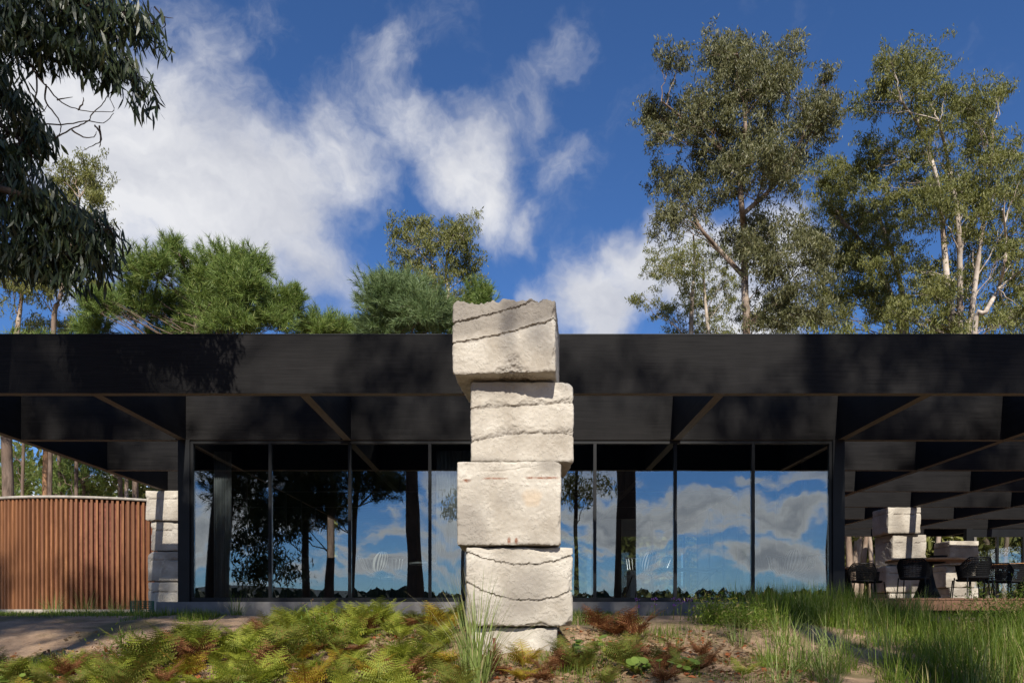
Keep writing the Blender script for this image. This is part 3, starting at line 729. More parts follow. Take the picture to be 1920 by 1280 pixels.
def subdiv(pts, rad, k=4, wob=0.0):
    o, r = [], []
    n = len(pts)
    for i in range(n - 1):
        p0, p1, p2, p3 = pts[max(i-1, 0)], pts[i], pts[i+1], pts[min(i+2, n-1)]
        for j in range(k):
            t_ = j / k
            q = 0.5 * ((2*p1) + (p2-p0)*t_ + (2*p0-5*p1+4*p2-p3)*t_*t_ + (3*p1-p0-3*p2+p3)*t_**3)
            o.append(q + Vector(rng.normal(size=3)) * wob); r.append(rad[i] * (1-t_) + rad[i+1] * t_)
    o.append(pts[-1]); r.append(rad[-1]); return o, r
def make_tree(name, label, trunks, blobs, kind, leaf, bark, dens=1.0, L=0.19, asp=0.24, per=52, group=None, limb_r=0.028, csize=0.32, base=None, twig=True, tufts=1.0, needle_w=0.012):
    """trunks: list of (points, radii) in world space; blobs: (centre, radii) foliage masses carried by limbs"""
    tb_ = MB(); TR = []
    for pts, rad in trunks:
        p, r = subdiv([Vector(q) for q in pts], rad, 4, 0.0); TR.append(dict(pts=p, r=r)); tb_.tube(p, r, 9)
    root = thing(name, label, 'tree', tuple(base or TR[0]['pts'][0]), group)
    Vs, Fs, off, kk = [], [], 0, (4 if kind == 'euc' else 3)
    for (c, r) in blobs:
        c = Vector(c); r = np.asarray(r, float)
        vol = float(np.prod(r)) ** (2 / 3)
        q, tr_ = nearest_on(TR, c, 0.5 * r[2] + 0.4 * math.hypot(c.x - TR[0]['pts'][-1].x, 0))
        limb = bez(q, c, 0.06 if kind == 'euc' else -0.05, 7, 0.02)
        lr = min(tr_ * 0.6, limb_r * (0.6 + 0.25 * float(max(r))))
        tb_.tube(limb, [lr * (1 - 0.8 * i / 6) + 0.006 for i in range(7)], 5)
        if kind == 'euc':
            n = max(6, int(dens * vol * 66)); C = np.asarray(c) + np.clip(rng.normal(size=(n, 3)), -1.9, 1.9) * r * 0.66
            V, Fq = euc_clumps(C, csize, per, L, asp)
        else:
            n = max(10, int(dens * vol * 330)); C = np.asarray(c) + np.clip(rng.normal(size=(n, 3)), -1.7, 1.7) * r * 0.68
            A = (C - np.asarray(c)) / r * 0.8 + rng.normal(size=C.shape) * 0.3 + (0, 0, 0.75)
            V, Fq = needle_tufts(C, A, per, L, needle_w)
        if twig:
            step = 3 if kind == 'euc' else 8
            for p in C[::step]:
                s0 = limb[int(rng.integers(3, 7))]
                tb_.tube(bez(s0, p, 0.08, 4, 0.02), [lr * 0.28 + 0.004, lr * 0.2 + 0.004, 0.006, 0.004], 3, cap=False)
        Vs.append(V); Fs.append(Fq + off); off += len(V)
    put('trunk', tb_.mesh('trunk', M[bark], True), root)
    put('crown', mesh_np('crown', np.concatenate(Vs), np.concatenate(Fs), M[leaf]), root)
    return root
def pxtree(name, label, d, trunks, blobs, kind, leaf, bark, tw=14, **kw):
    """photo-measured tree standing at distance d: pixel paths and foliage masses turned to metres"""
    s = d / F
    TR = []
    for ti, (pts, w0, w1) in enumerate(trunks):
        P = [Wp(x, y, d + 0.25 * i * (-1) ** (i + ti)) for i, (x, y) in enumerate(pts)]
        rad = [(w0 + (w1 - w0) * i / (len(pts) - 1)) * s / 2 for i in range(len(pts))]
        if ti == 0: P = [Vector((P[0].x, d, -0.1))] + P; rad = [rad[0] * 1.15] + rad
        TR.append((P, rad))
    B = []
    for (x, y, rx, ry) in blobs:
        c = Wp(x, y, d); c.y += float(rng.uniform(-1, 1)) * rx * s * 1.6
        B.append((c, (rx * s, 0.5 * (rx + ry) * s, ry * s)))
    for (c, r) in list(B):
        for q in range(2 if kind == 'pine' else 1):
            dv = Vector(rng.normal(size=3) * (1, 0.8, 0.8)).normalized(); k_ = float(rng.uniform(0.45, 0.75))
            if c.z + dv.z * r[2] < 518 / F * d - 0.8: dv.z = abs(dv.z)
            B.append((c + Vector((dv.x * r[0], dv.y * r[1], dv.z * r[2])) * 0.95, tuple(x * k_ for x in r)))
    return make_tree(name, label, TR, B, kind, leaf, bark, **kw)

EUC = dict(kind='euc')
pxtree('eucalyptus_tree', 'tallest eucalyptus, narrow dark grey-green crown with one long left limb', 33,
  [([(1400,640),(1397,560),(1395,440),(1390,380),(1388,300),(1397,240),(1392,150),(1382,100)], 15, 4),
   ([(1396,520),(1350,470),(1315,430),(1300,400)], 10, 4), ([(1388,310),(1340,270),(1290,230),(1240,190)], 9, 3), ([(1402,610),(1450,570),(1500,530)], 9, 4), ([(1395,400),(1450,350),(1500,290),(1530,230)], 9, 3)],
  [(1365,80,34,28),(1410,82,40,30),(1440,125,44,34),(1478,115,22,30),(1352,128,30,32),(1218,190,26,20),(1262,152,26,20),(1250,205,30,18),(1297,215,34,28),
   (1340,195,44,36),(1400,190,48,40),(1450,185,36,36),(1312,250,42,30),(1370,262,44,38),(1436,255,36,34),(1240,262,26,20),(1262,312,30,24),(1320,306,36,32),(1288,350,30,16),
   (1538,200,24,40),(1508,238,32,36),(1548,148,10,10),(1490,292,34,28),(1542,258,16,34),(1420,340,50,36),(1345,360,34,22),(1462,356,34,28),(1400,420,42,28),(1300,388,36,20),(1265,418,34,22),(1450,430,42,28),
   (1440,500,46,32),(1505,478,30,28),(1482,550,40,28),(1432,575,34,32),(1530,520,24,30),(1370,330,30,26),(1390,480,30,24),(1380,300,24,24),(1500,600,40,24),(1450,615,40,16)], leaf='euc_leaf', bark='euc_bark_brown', dens=1.0, **EUC)
pxtree('eucalyptus_tree', 'smaller pale olive eucalyptus behind the tallest eucalyptus, against white cloud', 44,
  [([(1296,640),(1298,560),(1302,490),(1300,440)], 9, 3), ([(1330,640),(1322,560),(1318,500)], 8, 3)],
  [(1262,468,36,26),(1242,522,32,22),(1205,566,20,9),(1252,592,36,16),(1312,500,40,30),(1332,560,34,30),(1300,612,32,14),(1372,510,26,32),(1352,612,34,16),(1290,545,20,16)], leaf='euc_leaf_green', bark='euc_bark', dens=0.6, **EUC)
pxtree('eucalyptus_tree', 'leaning brown-limbed eucalyptus between the two tallest eucalyptus', 39,
  [([(1690,640),(1672,560),(1640,490),(1590,425),(1555,400)], 14, 4), ([(1700,640),(1690,540),(1660,440),(1640,380)], 12, 3)],
  [(1522,352,26,24),(1560,330,34,22),(1602,332,34,26),(1540,402,28,22),(1592,402,40,30),(1642,402,32,30),(1562,460,32,24),(1622,478,40,32),(1662,452,30,30),(1602,542,40,28),(1562,562,32,28),(1662,562,34,28),(1542,612,34,16),(1622,612,46,16),(1500,590,26,26),(1580,500,30,24),(1640,530,34,24),(1520,430,26,22)],
  leaf='euc_leaf_green', bark='euc_bark_brown', dens=0.85, **EUC)
pxtree('eucalyptus_tree', 'broad tall eucalyptus with several cream trunks at the right of the grove', 34,
  [([(1785,640),(1775,520),(1765,400),(1755,330),(1730,250),(1690,190)], 13, 3), ([(1798,640),(1800,540),(1795,400),(1775,290),(1760,225)], 13, 4), ([(1815,640),(1835,480),(1850,370),(1862,260)], 11, 3)],
  [(1650,150,30,24),(1700,138,42,24),(1748,124,20,16),(1626,208,22,24),(1672,198,38,32),(1722,188,36,32),(1772,180,36,24),(1832,178,32,24),(1872,172,16,20),(1860,232,28,32),(1800,232,36,32),
   (1650,260,34,24),(1702,268,40,32),(1752,282,40,32),(1850,302,32,32),(1892,292,24,32),(1802,332,40,32),(1872,372,36,32),(1742,352,34,32),(1722,420,40,32),(1802,420,40,32),(1862,442,32,32),(1902,402,24,40),(1762,492,40,32),(1842,502,32,32),(1732,562,40,32),(1802,582,46,32),(1700,330,34,28),(1690,480,34,30),(1690,610,46,20),(1760,615,40,16),(1860,600,44,22),(1905,480,26,30),(1830,370,34,28)],
  leaf='euc_leaf_green', bark='euc_bark', dens=0.85, **EUC)
pxtree('eucalyptus_tree', 'slim white-trunked eucalyptus leaning outward at the grove edge', 30,
  [([(1826,640),(1848,585),(1872,540),(1884,490),(1886,450),(1880,392)], 10, 3), ([(1871,542),(1900,518),(1930,497)], 5, 2)],
  [(1892,478,26,26),(1906,560,26,26),(1882,602,32,20),(1908,345,22,34),(1935,500,24,26),(1930,600,26,24)], leaf='euc_leaf_green', bark='euc_bark', dens=0.8, **EUC)
pxtree('eucalyptus_tree', 'lone round-topped eucalyptus rising behind the blue-green pine', 38,
  [([(842,640),(841,560),(836,505),(842,462)], 8, 3), ([(812,640),(818,570),(812,500)], 6, 3)],
  [(762,450,20,20),(792,438,26,16),(830,438,36,18),(870,460,28,24),(757,492,18,20),(802,478,30,18),(886,502,18,28),(850,500,30,22),(800,532,34,18),(764,530,16,12),(842,552,30,22),(880,575,26,22),(800,590,40,26),(850,610,40,18)], leaf='euc_leaf_green', bark='euc_bark', dens=0.95, **EUC)
pxtree('eucalyptus_tree', 'pale olive eucalyptus behind the dark overhanging branches', 35,
  [([(100,640),(112,560),(130,480),(150,370)], 10, 3), ([(30,640),(40,560),(50,470)], 10, 4)],
  [(142,330,30,18),(180,350,26,30),(122,368,26,24),(196,402,20,24),(160,428,32,24),(62,470,40,32),(30,522,40,40),(92,540,34,32),(152,530,30,20),(30,600,40,24),(110,600,34,18),(100,415,26,20)], leaf='euc_leaf_green', bark='euc_bark_brown', dens=0.9, **EUC)
PIN = dict(kind='pine', L=0.27, per=26, limb_r=0.035, needle_w=0.02)
pxtree('pine_tree', 'broad bright green pine above the fascia with one raised tip', 29,
  [([(372,700),(368,600),(360,540),(338,480)], 14, 3)],
  [(336,478,16,20),(300,520,38,24),(370,502,32,28),(430,497,36,24),(472,502,26,24),(250,560,40,24),(322,560,44,32),(400,560,44,32),(470,560,36,32),(520,562,28,24),(550,562,15,18),(212,590,26,20),(172,606,26,18),(196,572,22,18),(290,612,46,20),(440,612,46,20),(530,612,26,16),(365,610,40,20)], leaf='pine_leaf', bark='pine_bark', dens=1.7, **PIN)
pxtree('pine_tree', 'blue-green pine standing just left of the tall stone pillar', 27,
  [([(745,700),(745,620),(740,560)], 16, 6)],
  [(716,570,36,34),(762,560,36,32),(690,604,26,24),(792,598,36,28),(736,535,24,16),(824,605,24,24),(745,612,40,22)], leaf='pine_leaf_blue', bark='pine_bark', dens=1.9, **PIN)
pxtree('pine_tree', 'low pine tip showing between the broad pine and blue-green pine', 31,
  [([(620,700),(620,640),(622,610)], 12, 4)], [(600,614,32,16),(642,606,26,14),(620,628,50,16)], leaf='pine_leaf', bark='pine_bark', dens=1.7, **PIN)
pxtree('pine_tree', 'dark green pine half hidden behind the tall stone pillar', 33,
  [([(890,700),(890,620),(895,570)], 12, 4)], [(900,558,20,20),(880,590,30,24),(912,590,18,24),(890,620,40,16)], leaf='pine_leaf', bark='pine_bark', dens=1.7, **PIN)
# pines of the grove seen under the left overhang
for i, (px, w, d, lean, bk, lab) in enumerate([(15,20,21,-4,'pine_bark','thick grey pine trunk above the ribbed round wall'),(84,9,22,2,'pine_bark_orange','slim orange-barked pine above the ribbed round wall'),(93,9,26,2,'pine_bark','dark pine trunk close behind the orange-barked pine'),
      (42,6,30,3,'pine_bark','thin pine trunk right of the thick grey trunk'),(112,7,31,-3,'pine_bark','slender pine of the grove behind the ribbed round wall'),(118,8,33,4,'pine_bark','slender pine of the grove behind the ribbed round wall'),(143,7,29,1,'pine_bark','slender pine of the grove behind the ribbed round wall'),
      (157,6,32,-2,'pine_bark','slender pine of the grove behind the ribbed round wall'),(226,8,30,-8,'pine_bark','curved pine trunk near the left rear stone pillar'),(237,7,26,1,'euc_bark_brown','straight pale trunk near the left rear stone pillar'),(254,11,27,-2,'pine_bark','flaky-barked pine trunk beside the left rear stone pillar')]):
    b0 = Wp(px, 930, d)
    s = d / F
    pts = [Vector((b0.x, d, -0.1)), Wp(px, 930, d), Wp(px + lean * 0.5, 860, d), Wp(px + lean, 790, d), Wp(px + lean * 1.5, 700, d)]
    rad = [w * s * 0.6, w * s * 0.5, w * s * 0.48, w * s * 0.44, w * s * 0.2]
    B = []
    for q in range(7):
        B.append((Wp(px + rng.uniform(-50, 60), rng.uniform(665, 760), d) + Vector((0, rng.uniform(-1, 1), 0)), (0.75, 0.75, 0.5)))
    if d > 28:
        for q in range(4): B.append((Wp(px + rng.uniform(-45, 45), rng.uniform(850, 940), d + 2), (0.6, 0.6, 0.4)))
    make_tree('pine_tree', lab, [(pts, rad)], B, 'pine', 'pine_leaf', bk, dens=0.5, L=0.28, per=20, group='pine grove behind the round wall' if 'slender' in lab else None, needle_w=0.022, limb_r=0.03)

# foreground eucalyptus branches hanging in from the left
def near_branch():
    d = 6.6; s = d / F
    root = thing('overhanging_eucalyptus', 'dark near eucalyptus with drooping sickle leaves and bare twigs', 'tree', (-6.2, d, gz(-6.2, d)))
    tb_ = MB()
    P = lambda x, y, dy=0.0: Wp(x, y, d) + Vector((0, dy, 0))
    tr = [Vector((-6.2, d, gz(-6.2, d) - 0.1)), Vector((-6.15, d, 1.2)), Vector((-5.95, d + 0.1, 3.0)), Vector((-5.7, d, 5.0)), Vector((-5.6, d, 7.2))]
    p, r = subdiv(tr, [0.19, 0.16, 0.14, 0.11, 0.05], 5); tb_.tube(p, r, 10)
    limbs = []
    def limb(pts, w0, w1):
        q, rr = subdiv(pts, [w0 + (w1 - w0) * i / (len(pts) - 1) for i in range(len(pts))], 5, 0.004); tb_.tube(q, rr, 6); limbs.append(q)
    limb([tr[3], P(-150, -30), P(-40, -10), P(100, 5), P(200, 20), P(290, 45)], 0.05, 0.006)
    limb([tr[3], P(-140, 20, .3), P(0, 60, .2), P(90, 85, .2), P(180, 110, .1), P(262, 145)], 0.04, 0.005)
    limb([tr[2], P(-160, 240), P(-40, 220), P(20, 250), P(60, 290)], 0.05, 0.008)
    limb([tr[2], P(-150, 400, -.2), P(-20, 370, -.2), P(80, 385, -.1), P(160, 410), P(215, 430)], 0.05, 0.006)
    limb([tr[2], P(-150, 470, .2), P(-20, 440, .2), P(70, 470, .1), P(150, 490)], 0.04, 0.006)
    # bare twigs
    tw = [[(15,45),(40,90),(60,130),(90,165),(110,185),(145,200),(185,203),(208,200),(200,175)],[(85,260),(110,245),(140,230),(160,220),(165,208),(185,190),(197,172),(220,145)],
          [(75,226),(120,226),(160,220),(188,224),(208,205)],[(62,128),(62,165),(58,190),(72,203),(82,190)],[(80,150),(78,180),(95,205),(107,225),(105,245),(88,258)],[(100,180),(130,175)],[(140,200),(150,185),(150,175)],
          [(130,238),(150,250),(170,250),(175,240)],[(172,228),(180,240),(182,258),(165,268),(148,276)],[(180,230),(184,255),(180,270)],[(285,5),(300,22),(320,26)],[(303,24),(304,40),(298,46)]]
    for w_ in tw:
        pts = [P(x, y, 0.05) for x, y in w_]; q, rr = subdiv(pts, [0.008 - 0.0055 * i / (len(pts) - 1) for i in range(len(pts))], 4, 0.002); tb_.tube(q, rr, 4)
    blobs = [(30,30,60,45),(100,25,60,35),(170,25,60,35),(235,30,40,32),(272,45,22,28),(285,60,16,20),(50,85,50,30),(110,80,45,28),(150,105,40,22),(190,95,45,30),(195,130,26,26),(225,115,26,22),(262,150,22,22),(255,180,12,18),(275,155,14,16),
             (10,150,36,34),(25,200,36,36),(50,240,36,32),(20,280,50,40),(62,262,22,18),(20,335,56,40),(70,370,50,30),(110,395,44,32),(40,410,60,40),(150,415,44,32),(190,430,28,34),(90,450,60,36),(150,470,50,34),(40,480,60,34),(195,470,18,24),(110,510,44,18),(170,505,20,14),(-60,100,70,80),(-70,300,70,90),(-60,450,70,60),(-90,0,80,60),(120,-40,120,40)]
    Vs, Fs, off = [], [], 0
    segs = 4
    for (x, y, rx, ry) in blobs:
        c = np.array(P(x, y)); rr_ = np.array((rx * s, 0.28, ry * s))
        n = int(max(5, rx * ry / 48)); C = in_blob(c, rr_, n, 0.1)
        allp = [q for l in limbs for q in l]
        for cc in C:
            q = min(allp, key=lambda z: (z - Vector(cc)).length)
            if (q - Vector(cc)).length < 0.7: tb_.tube(bez(q, cc + np.array((0, 0, 0.05)), 0.1, 4, 0.02), [0.004, 0.0035, 0.0025, 0.002], 3, cap=False)
            m_ = int(rng.integers(6, 12))
            sp = nrmz(rng.normal(size=(1, 3)) * (1, 1, 0.2) + (0.5, 0, -0.3))[0]
            for l_ in range(m_):
                base = cc + sp * rng.uniform(-0.09, 0.09) + rng.normal(size=3) * 0.03
                L_ = rng.uniform(0.09, 0.17); wd = L_ * rng.uniform(0.13, 0.19)
                D_ = np.array((rng.normal() * 0.35 + 0.12, rng.normal() * 0.35, -1.0)); D_ /= np.linalg.norm(D_)
                sd = np.cross(D_, rng.normal(size=3)); sd /= np.linalg.norm(sd); nn = np.cross(D_, sd)
                bend = rng.uniform(-0.3, 0.3)
                pts = []
                for k_, (t_, ww) in enumerate(((0, 0.12), (0.25, 0.85), (0.55, 1.0), (0.82, 0.55), (1.0, 0.04))):
                    ctr = base + D_ * L_ * t_ + sd * bend * L_ * t_ * t_ + nn * 0.15 * L_ * t_ * t_
                    pts += [ctr - sd * wd * 0.5 * ww, ctr + sd * wd * 0.5 * ww]
                Vs.append(pts); Fs += [(off + 2*q_, off + 2*q_ + 1, off + 2*q_ + 3, off + 2*q_ + 2) for q_ in range(4)]; off += 10
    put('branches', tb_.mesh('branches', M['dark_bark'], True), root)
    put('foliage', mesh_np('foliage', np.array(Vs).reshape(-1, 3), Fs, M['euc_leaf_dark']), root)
near_branch()

# trees standing behind the viewer: mirrored in the glass, shading the fascia
def back_tree(label, x, y, r0, h, blobs, kind='euc', leaf='euc_leaf', bark='dark_bark', lean=0.0, name='eucalyptus_tree', dens=0.75, group=None):
    z0 = gz(x, y) - 0.1
    pts = [Vector((x, y, z0)), Vector((x + lean * 0.1, y, z0 + h * 0.2)), Vector((x + lean * 0.45, y, z0 + h * 0.5)), Vector((x + lean, y, z0 + h * 0.95))]
    B = [(Vector(b[:3]), b[3:6]) for b in blobs if not (b[0] - b[3] < 1.6 and b[0] + b[3] > -0.25 and b[2] < 14.3) and not any(abs(b[0] - hx) < 0.35 + b[3] and abs(b[2] - 15.5) < 0.4 + b[5] for hx in (-1.1, 3.1, 5.3))]
    kw = dict(L=0.26, per=22, csize=0.45) if kind == 'euc' else dict(L=0.32, per=16, needle_w=0.03)
    return make_tree(name, label, [(pts, [r0 * 1.25, r0, r0 * 0.8, r0 * 0.2])], B, kind, leaf, bark, dens=dens, group=group, **kw)
def scat(n, x0, x1, y0, y1, z0, z1, r):
    return [(rng.uniform(x0, x1), rng.uniform(y0, y1), rng.uniform(z0, z1), r * rng.uniform(0.7, 1.3), r * rng.uniform(0.7, 1.3), r * rng.uniform(0.5, 0.9)) for _ in range(n)]
back_tree('thick-trunked eucalyptus mirrored in the panes right of the pillar', 4.3, -6.5, 0.40, 19, scat(15, 1.6, 9.0, -7.5, -5, 13.6, 15.8, 0.62) + scat(17, 1.6, 9.0, -7.5, -5, 15.8, 18.2, 0.65) + scat(6, 2.0, 8.5, -7.5, -5, 8.6, 12.4, 0.55) + [(xx, -6.5 + 0.5 * math.sin(xx * 5), 14.1 + 0.2 * math.sin(xx * 3), 0.5, 0.5, 0.42) for xx in np.arange(2.2, 6.5, 0.9)])
back_tree('dark-trunked eucalyptus mirrored in the panes just left of the pillar', -3.55, -6.0, 0.27, 18, scat(18, -8.0, -0.4, -7.5, -5, 13.8, 15.8, 0.62) + scat(17, -8.0, 1.5, -7.5, -5, 15.8, 18.2, 0.65) + scat(9, -8.0, -2.4, -7.5, -5, 11.4, 12.9, 0.5) + [(xx, -6 + 0.5 * math.sin(xx * 5), 13.7 + 0.2 * math.sin(xx * 3), 0.5, 0.5, 0.42) for xx in np.arange(-7.6, -0.6, 0.85)], lean=-0.6)
back_tree('tall eucalyptus beyond the terrace side, out of view', 11.5, -5.0, 0.3, 19, scat(15, 8.5, 16, -6.5, -4, 13, 16.5, 0.8) + scat(14, 8.5, 16, -6.5, -4, 16.5, 21, 0.9), lean=0.5)
back_tree('slender twin-crowned tree mirrored beside the pillar', 3.0, -13.5, 0.10, 17, scat(5, 2.0, 4.2, -14, -13, 5.2, 7.2, 0.55) + scat(3, 1.5, 4, -14, -13, 15, 17, 0.6))
back_tree('slender tree mirrored in the pane left of the pillar', -2.2, -13.0, 0.09, 16, scat(5, -3.2, -1.2, -14, -12.5, 4.2, 6.0, 0.5))
for i, (x, y, r, ln) in enumerate([(-7.5, -9.0, 0.17, 0.5), (-8.5, -9.6, 0.15, -0.4), (-6.9, -10.2, 0.13, 0.7)]):
    back_tree('dark pine of the clump mirrored in the left panes', x, y, r, 15, scat(11, x - 2.4, x + 2.2, y - 1, y + 1, 4.0, 8.0, 0.75) + scat(6, x - 2.5, x + 2.5, y - 2, y + 2, 11.5, 15.5, 0.8), lean=ln, kind='pine', leaf='far_leaf', name='pine_tree', group='pines mirrored in the left panes')
back_tree('forked pine mirrored in the leftmost pane', -11.6, -8.5, 0.20, 20, scat(14, -13.5, -9, -10, -7.5, 4.5, 8.5, 0.8) + scat(5, -12.5, -6.5, -9, -7, 19, 22.5, 0.6), lean=0.9, kind='pine', leaf='far_leaf', name='pine_tree')
back_tree('low bushy tree mirrored in the left panes', -9.6, -8.0, 0.09, 4.5, scat(10, -10.9, -8.4, -8.8, -7.2, 1.2, 4.0, 0.6), leaf='far_leaf', dens=1.0)

for i, (x, y) in enumerate(((31, -9), (35.5, -11), (40, -10), (28, -12))):
    back_tree('round bushy tree across the clearing, mirrored in the far pavilion', x, y, 0.14, 9, scat(16, x - 2.6, x + 2.6, y - 1.5, y + 1.5, 1.2, 8, 1.0), leaf='euc_leaf_green', dens=0.6, group='bushy trees across the clearing')
# far woods: one mass behind the house, one behind the viewer
def wood(name, label, pts, hs, per, leafL, leaf, core=False):
    Vs, Fs, off = [], [], 0
    for (x, y), h in zip(pts, hs):
        z0 = gz(x, y)
        c = np.array((x, y, z0 + h * 0.55)); n = per
        C = in_blob(c, (h * 0.34, h * 0.34, h * 0.5), n, 0.2)
        if core:
            g_ = np.array([(math.cos(a) * math.sin(b), math.sin(a) * math.sin(b), math.cos(b)) for b in np.linspace(0.05, 3.09, 7) for a in np.linspace(0, 6.283, 9)[:-1]])
            V = c + g_ * (h * 0.33, h * 0.33, h * 0.5) * rng.uniform(0.75, 1.12, (len(g_), 1)); Vs.append(V)
            Fs.append(np.array([(8*i_ + j_, 8*i_ + (j_+1) % 8, 8*i_ + 8 + (j_+1) % 8, 8*i_ + 8 + j_) for i_ in range(6) for j_ in range(8)]) + off); off += len(V)
        D = rng.normal(size=(n, 3)); l = leafL * rng.uniform(0.6, 1.4, n)
        V, Fq = leaf_arrays(C, D, l, l * 0.55); Vs.append(V); Fs.append(Fq + off); off += len(V)
    return tag(put(name, mesh_np(name, np.concatenate(Vs), np.concatenate(Fs), M[leaf])), label, 'woodland', None, 'stuff')
pp = [(rng.uniform(-230, 230), rng.uniform(-190, -150)) for _ in range(760)]
wood('far_woodland', 'distant dark treeline mirrored low in the glass', pp, [rng.uniform(5.5, 8.0) for _ in pp], 70, 0.6, 'far_leaf', True)
pp = [(rng.uniform(-34, 2), rng.uniform(36, 48)) for _ in range(80)] + [(rng.uniform(2, 48), rng.uniform(33, 46)) for _ in range(110)]
wood('rear_woodland', 'dense green undergrowth seen between trunks behind the house', pp, [rng.uniform(6.0, 10.5) if x_ < 2 else rng.uniform(3.6, 6.5) for x_, _ in pp], 520, 0.48, 'euc_leaf_green')
for (px, d, w) in [(1588, 29, 12), (1600, 34, 16), (1615, 27, 9), (1630, 33, 9), (1752, 28, 9), (1850, 33, 12), (1880, 31, 8)]:
    b0 = Wp(px, 1100, d); s = d / F
    lab = {1615: 'straight pinkish trunk left of the terrace stone pillar', 1752: 'straight pinkish trunk right of the terrace stone pillar'}.get(px, 'grey-brown woodland trunk seen under the terrace beams')
    pts = [Vector((b0.x, d, -0.1)), Vector((b0.x + 0.1, d, 2.0)), Vector((b0.x + rng.uniform(-.4, .4), d, 5.0)), Vector((b0.x + rng.uniform(-.6, .6), d, 9.0))]
    make_tree('woodland_tree', lab, [(pts, [w*s*0.6, w*s*0.5, w*s*0.42, w*s*0.2])], [((b0.x + rng.uniform(-1.5, 1.5), d + rng.uniform(-1, 1), rng.uniform(7, 9.5)), (0.9, 0.9, 0.6)) for _ in range(6)], 'euc', 'euc_leaf_green', 'euc_bark_brown', dens=0.6, group=None if 'pinkish' in lab else 'woodland trunks behind the terrace')

# ---------------------------------------------------------------- garden plants
def blades(base, h, w, az, bend, curl=0.0):
    n = len(base); ts = (0.0, 0.38, 0.72, 1.0); dh = np.stack([np.cos(az), np.sin(az), np.zeros(n)], 1); sd = np.stack([-np.sin(az), np.cos(az), np.zeros(n)], 1)
    rows = []
    for t_ in ts:
        c = base + dh * (h * bend * (0.25 * t_ + 0.75 * t_ * t_))[:, None]; c[:, 2] += h * (t_ - 0.45 * bend * t_ * t_ - curl * t_ ** 3)
        ww = (w * (1.0 - 0.92 * t_ ** 1.5) * 0.5)[:, None]; rows.append((c - sd * ww, c + sd * ww))
    V = np.stack([v for r_ in rows for v in r_], 1).reshape(-1, 3)
    k_ = np.arange(n)[:, None] * 8
    Fq = np.concatenate([k_ + np.array([[0, 1, 3, 2]]), k_ + np.array([[2, 3, 5, 4]]), k_ + np.array([[4, 5, 7, 6]])], 0)
    return V, Fq
def clump_mesh(name, n, h, spread, w, bend, leaf, br=0.06):
    a = rng.uniform(0, 2 * np.pi, n); r = np.sqrt(rng.uniform(0, 1, n)) * br
    base = np.stack([np.cos(a) * r, np.sin(a) * r, np.full(n, -0.03)], 1); az = a + rng.normal(size=n) * 0.6
    V, Fq = blades(base, h * rng.uniform(0.55, 1.1, n), np.full(n, w), az, np.abs(rng.normal(size=n)) * bend + 0.08)
    return mesh_np(name, V, Fq, M[leaf])
# loose grass cover
def patchn(x, y, s, o): return mnoise.noise((x * s + o, y * s - o, o * 1.7))
def grass(name, label, n, xr, yr, hfun, w, leaf):
    B, Hh = [], []
    tries = 0
    while len(B) < n and tries < n * 12:
        tries += 1; x = rng.uniform(*xr); y = yr[0] + (yr[1] - yr[0]) * rng.uniform() ** 1.0
        h = hfun(x, y)
        if h <= 0: continue
        B.append((x, y, gz(x, y) - 0.02)); Hh.append(h * rng.uniform(0.5, 1.2))
    B = np.array(B); Hh = np.array(Hh); m_ = len(B)
    V, Fq = blades(B, Hh, w * rng.uniform(0.6, 1.3, m_), rng.uniform(0, 6.283, m_), np.abs(rng.normal(size=m_)) * 0.35 + 0.1)
    return tag(put(name, mesh_np(name, V, Fq, M[leaf])), label, 'grass', None, 'stuff')
def h_right(x, y):
    e = x - 1.9 - 0.9 * (9.0 - y) * -0.25
    p = patchn(x, y, 0.75, 3.3) + 0.5 * patchn(x, y, 2.1, 8.1)
    if x < 1.2 + max(0, (y - 8.5)) * 0.2: return 0
    if y > 8.8 and x > 5.3: return 0.09 if p > -0.3 else 0
    v = p + 0.28 * min(1, max(-1, (x - 2.9))) + (0.3 if y > 9.6 else 0)
    if v < -0.05: return 0
    return min(0.50, 0.05 + 0.75 * max(0, v) ** 1.2 + 0.14 * max(0, patchn(x, y, 4.5, 2.7)))
grass('meadow_grass', 'tall loose green grass growing before the terrace', 21000, (1.1, 8.2), (5.7, 11.25), h_right, 0.0095, 'grass_green')
def h_left(x, y):
    p = patchn(x, y, 0.8, 5.1)
    if y > 10.4: return 0.10 + 0.05 * p if p > -0.45 else 0
    return 0
grass('lawn_grass', 'short green grass strip before the ribbed round wall', 17000, (-13.5, -4.6), (10.4, 16.4), h_left, 0.010, 'grass_green')
grass('plinth_grass', 'thin grass along the foot of the concrete plinth', 8000, (-5.0, 5.0), (9.6, 11.0), lambda x, y: 0.13 + 0.1 * patchn(x, y, 1.2, 9) if patchn(x, y, 1.3, 2.2) > -0.05 else 0, 0.008, 'grass_green')
grass('shade_grass', 'low weedy grass round the pillar foot and ferns', 19000, (-5.8, 2.6), (5.6, 9.2), lambda x, y: (0.09 + 0.16 * patchn(x, y, 1.3, 4.4) if patchn(x, y, 0.9, 6.6) > -0.2 and not (x < -2.4 and y > 7.5) else 0), 0.007, 'grass_green')
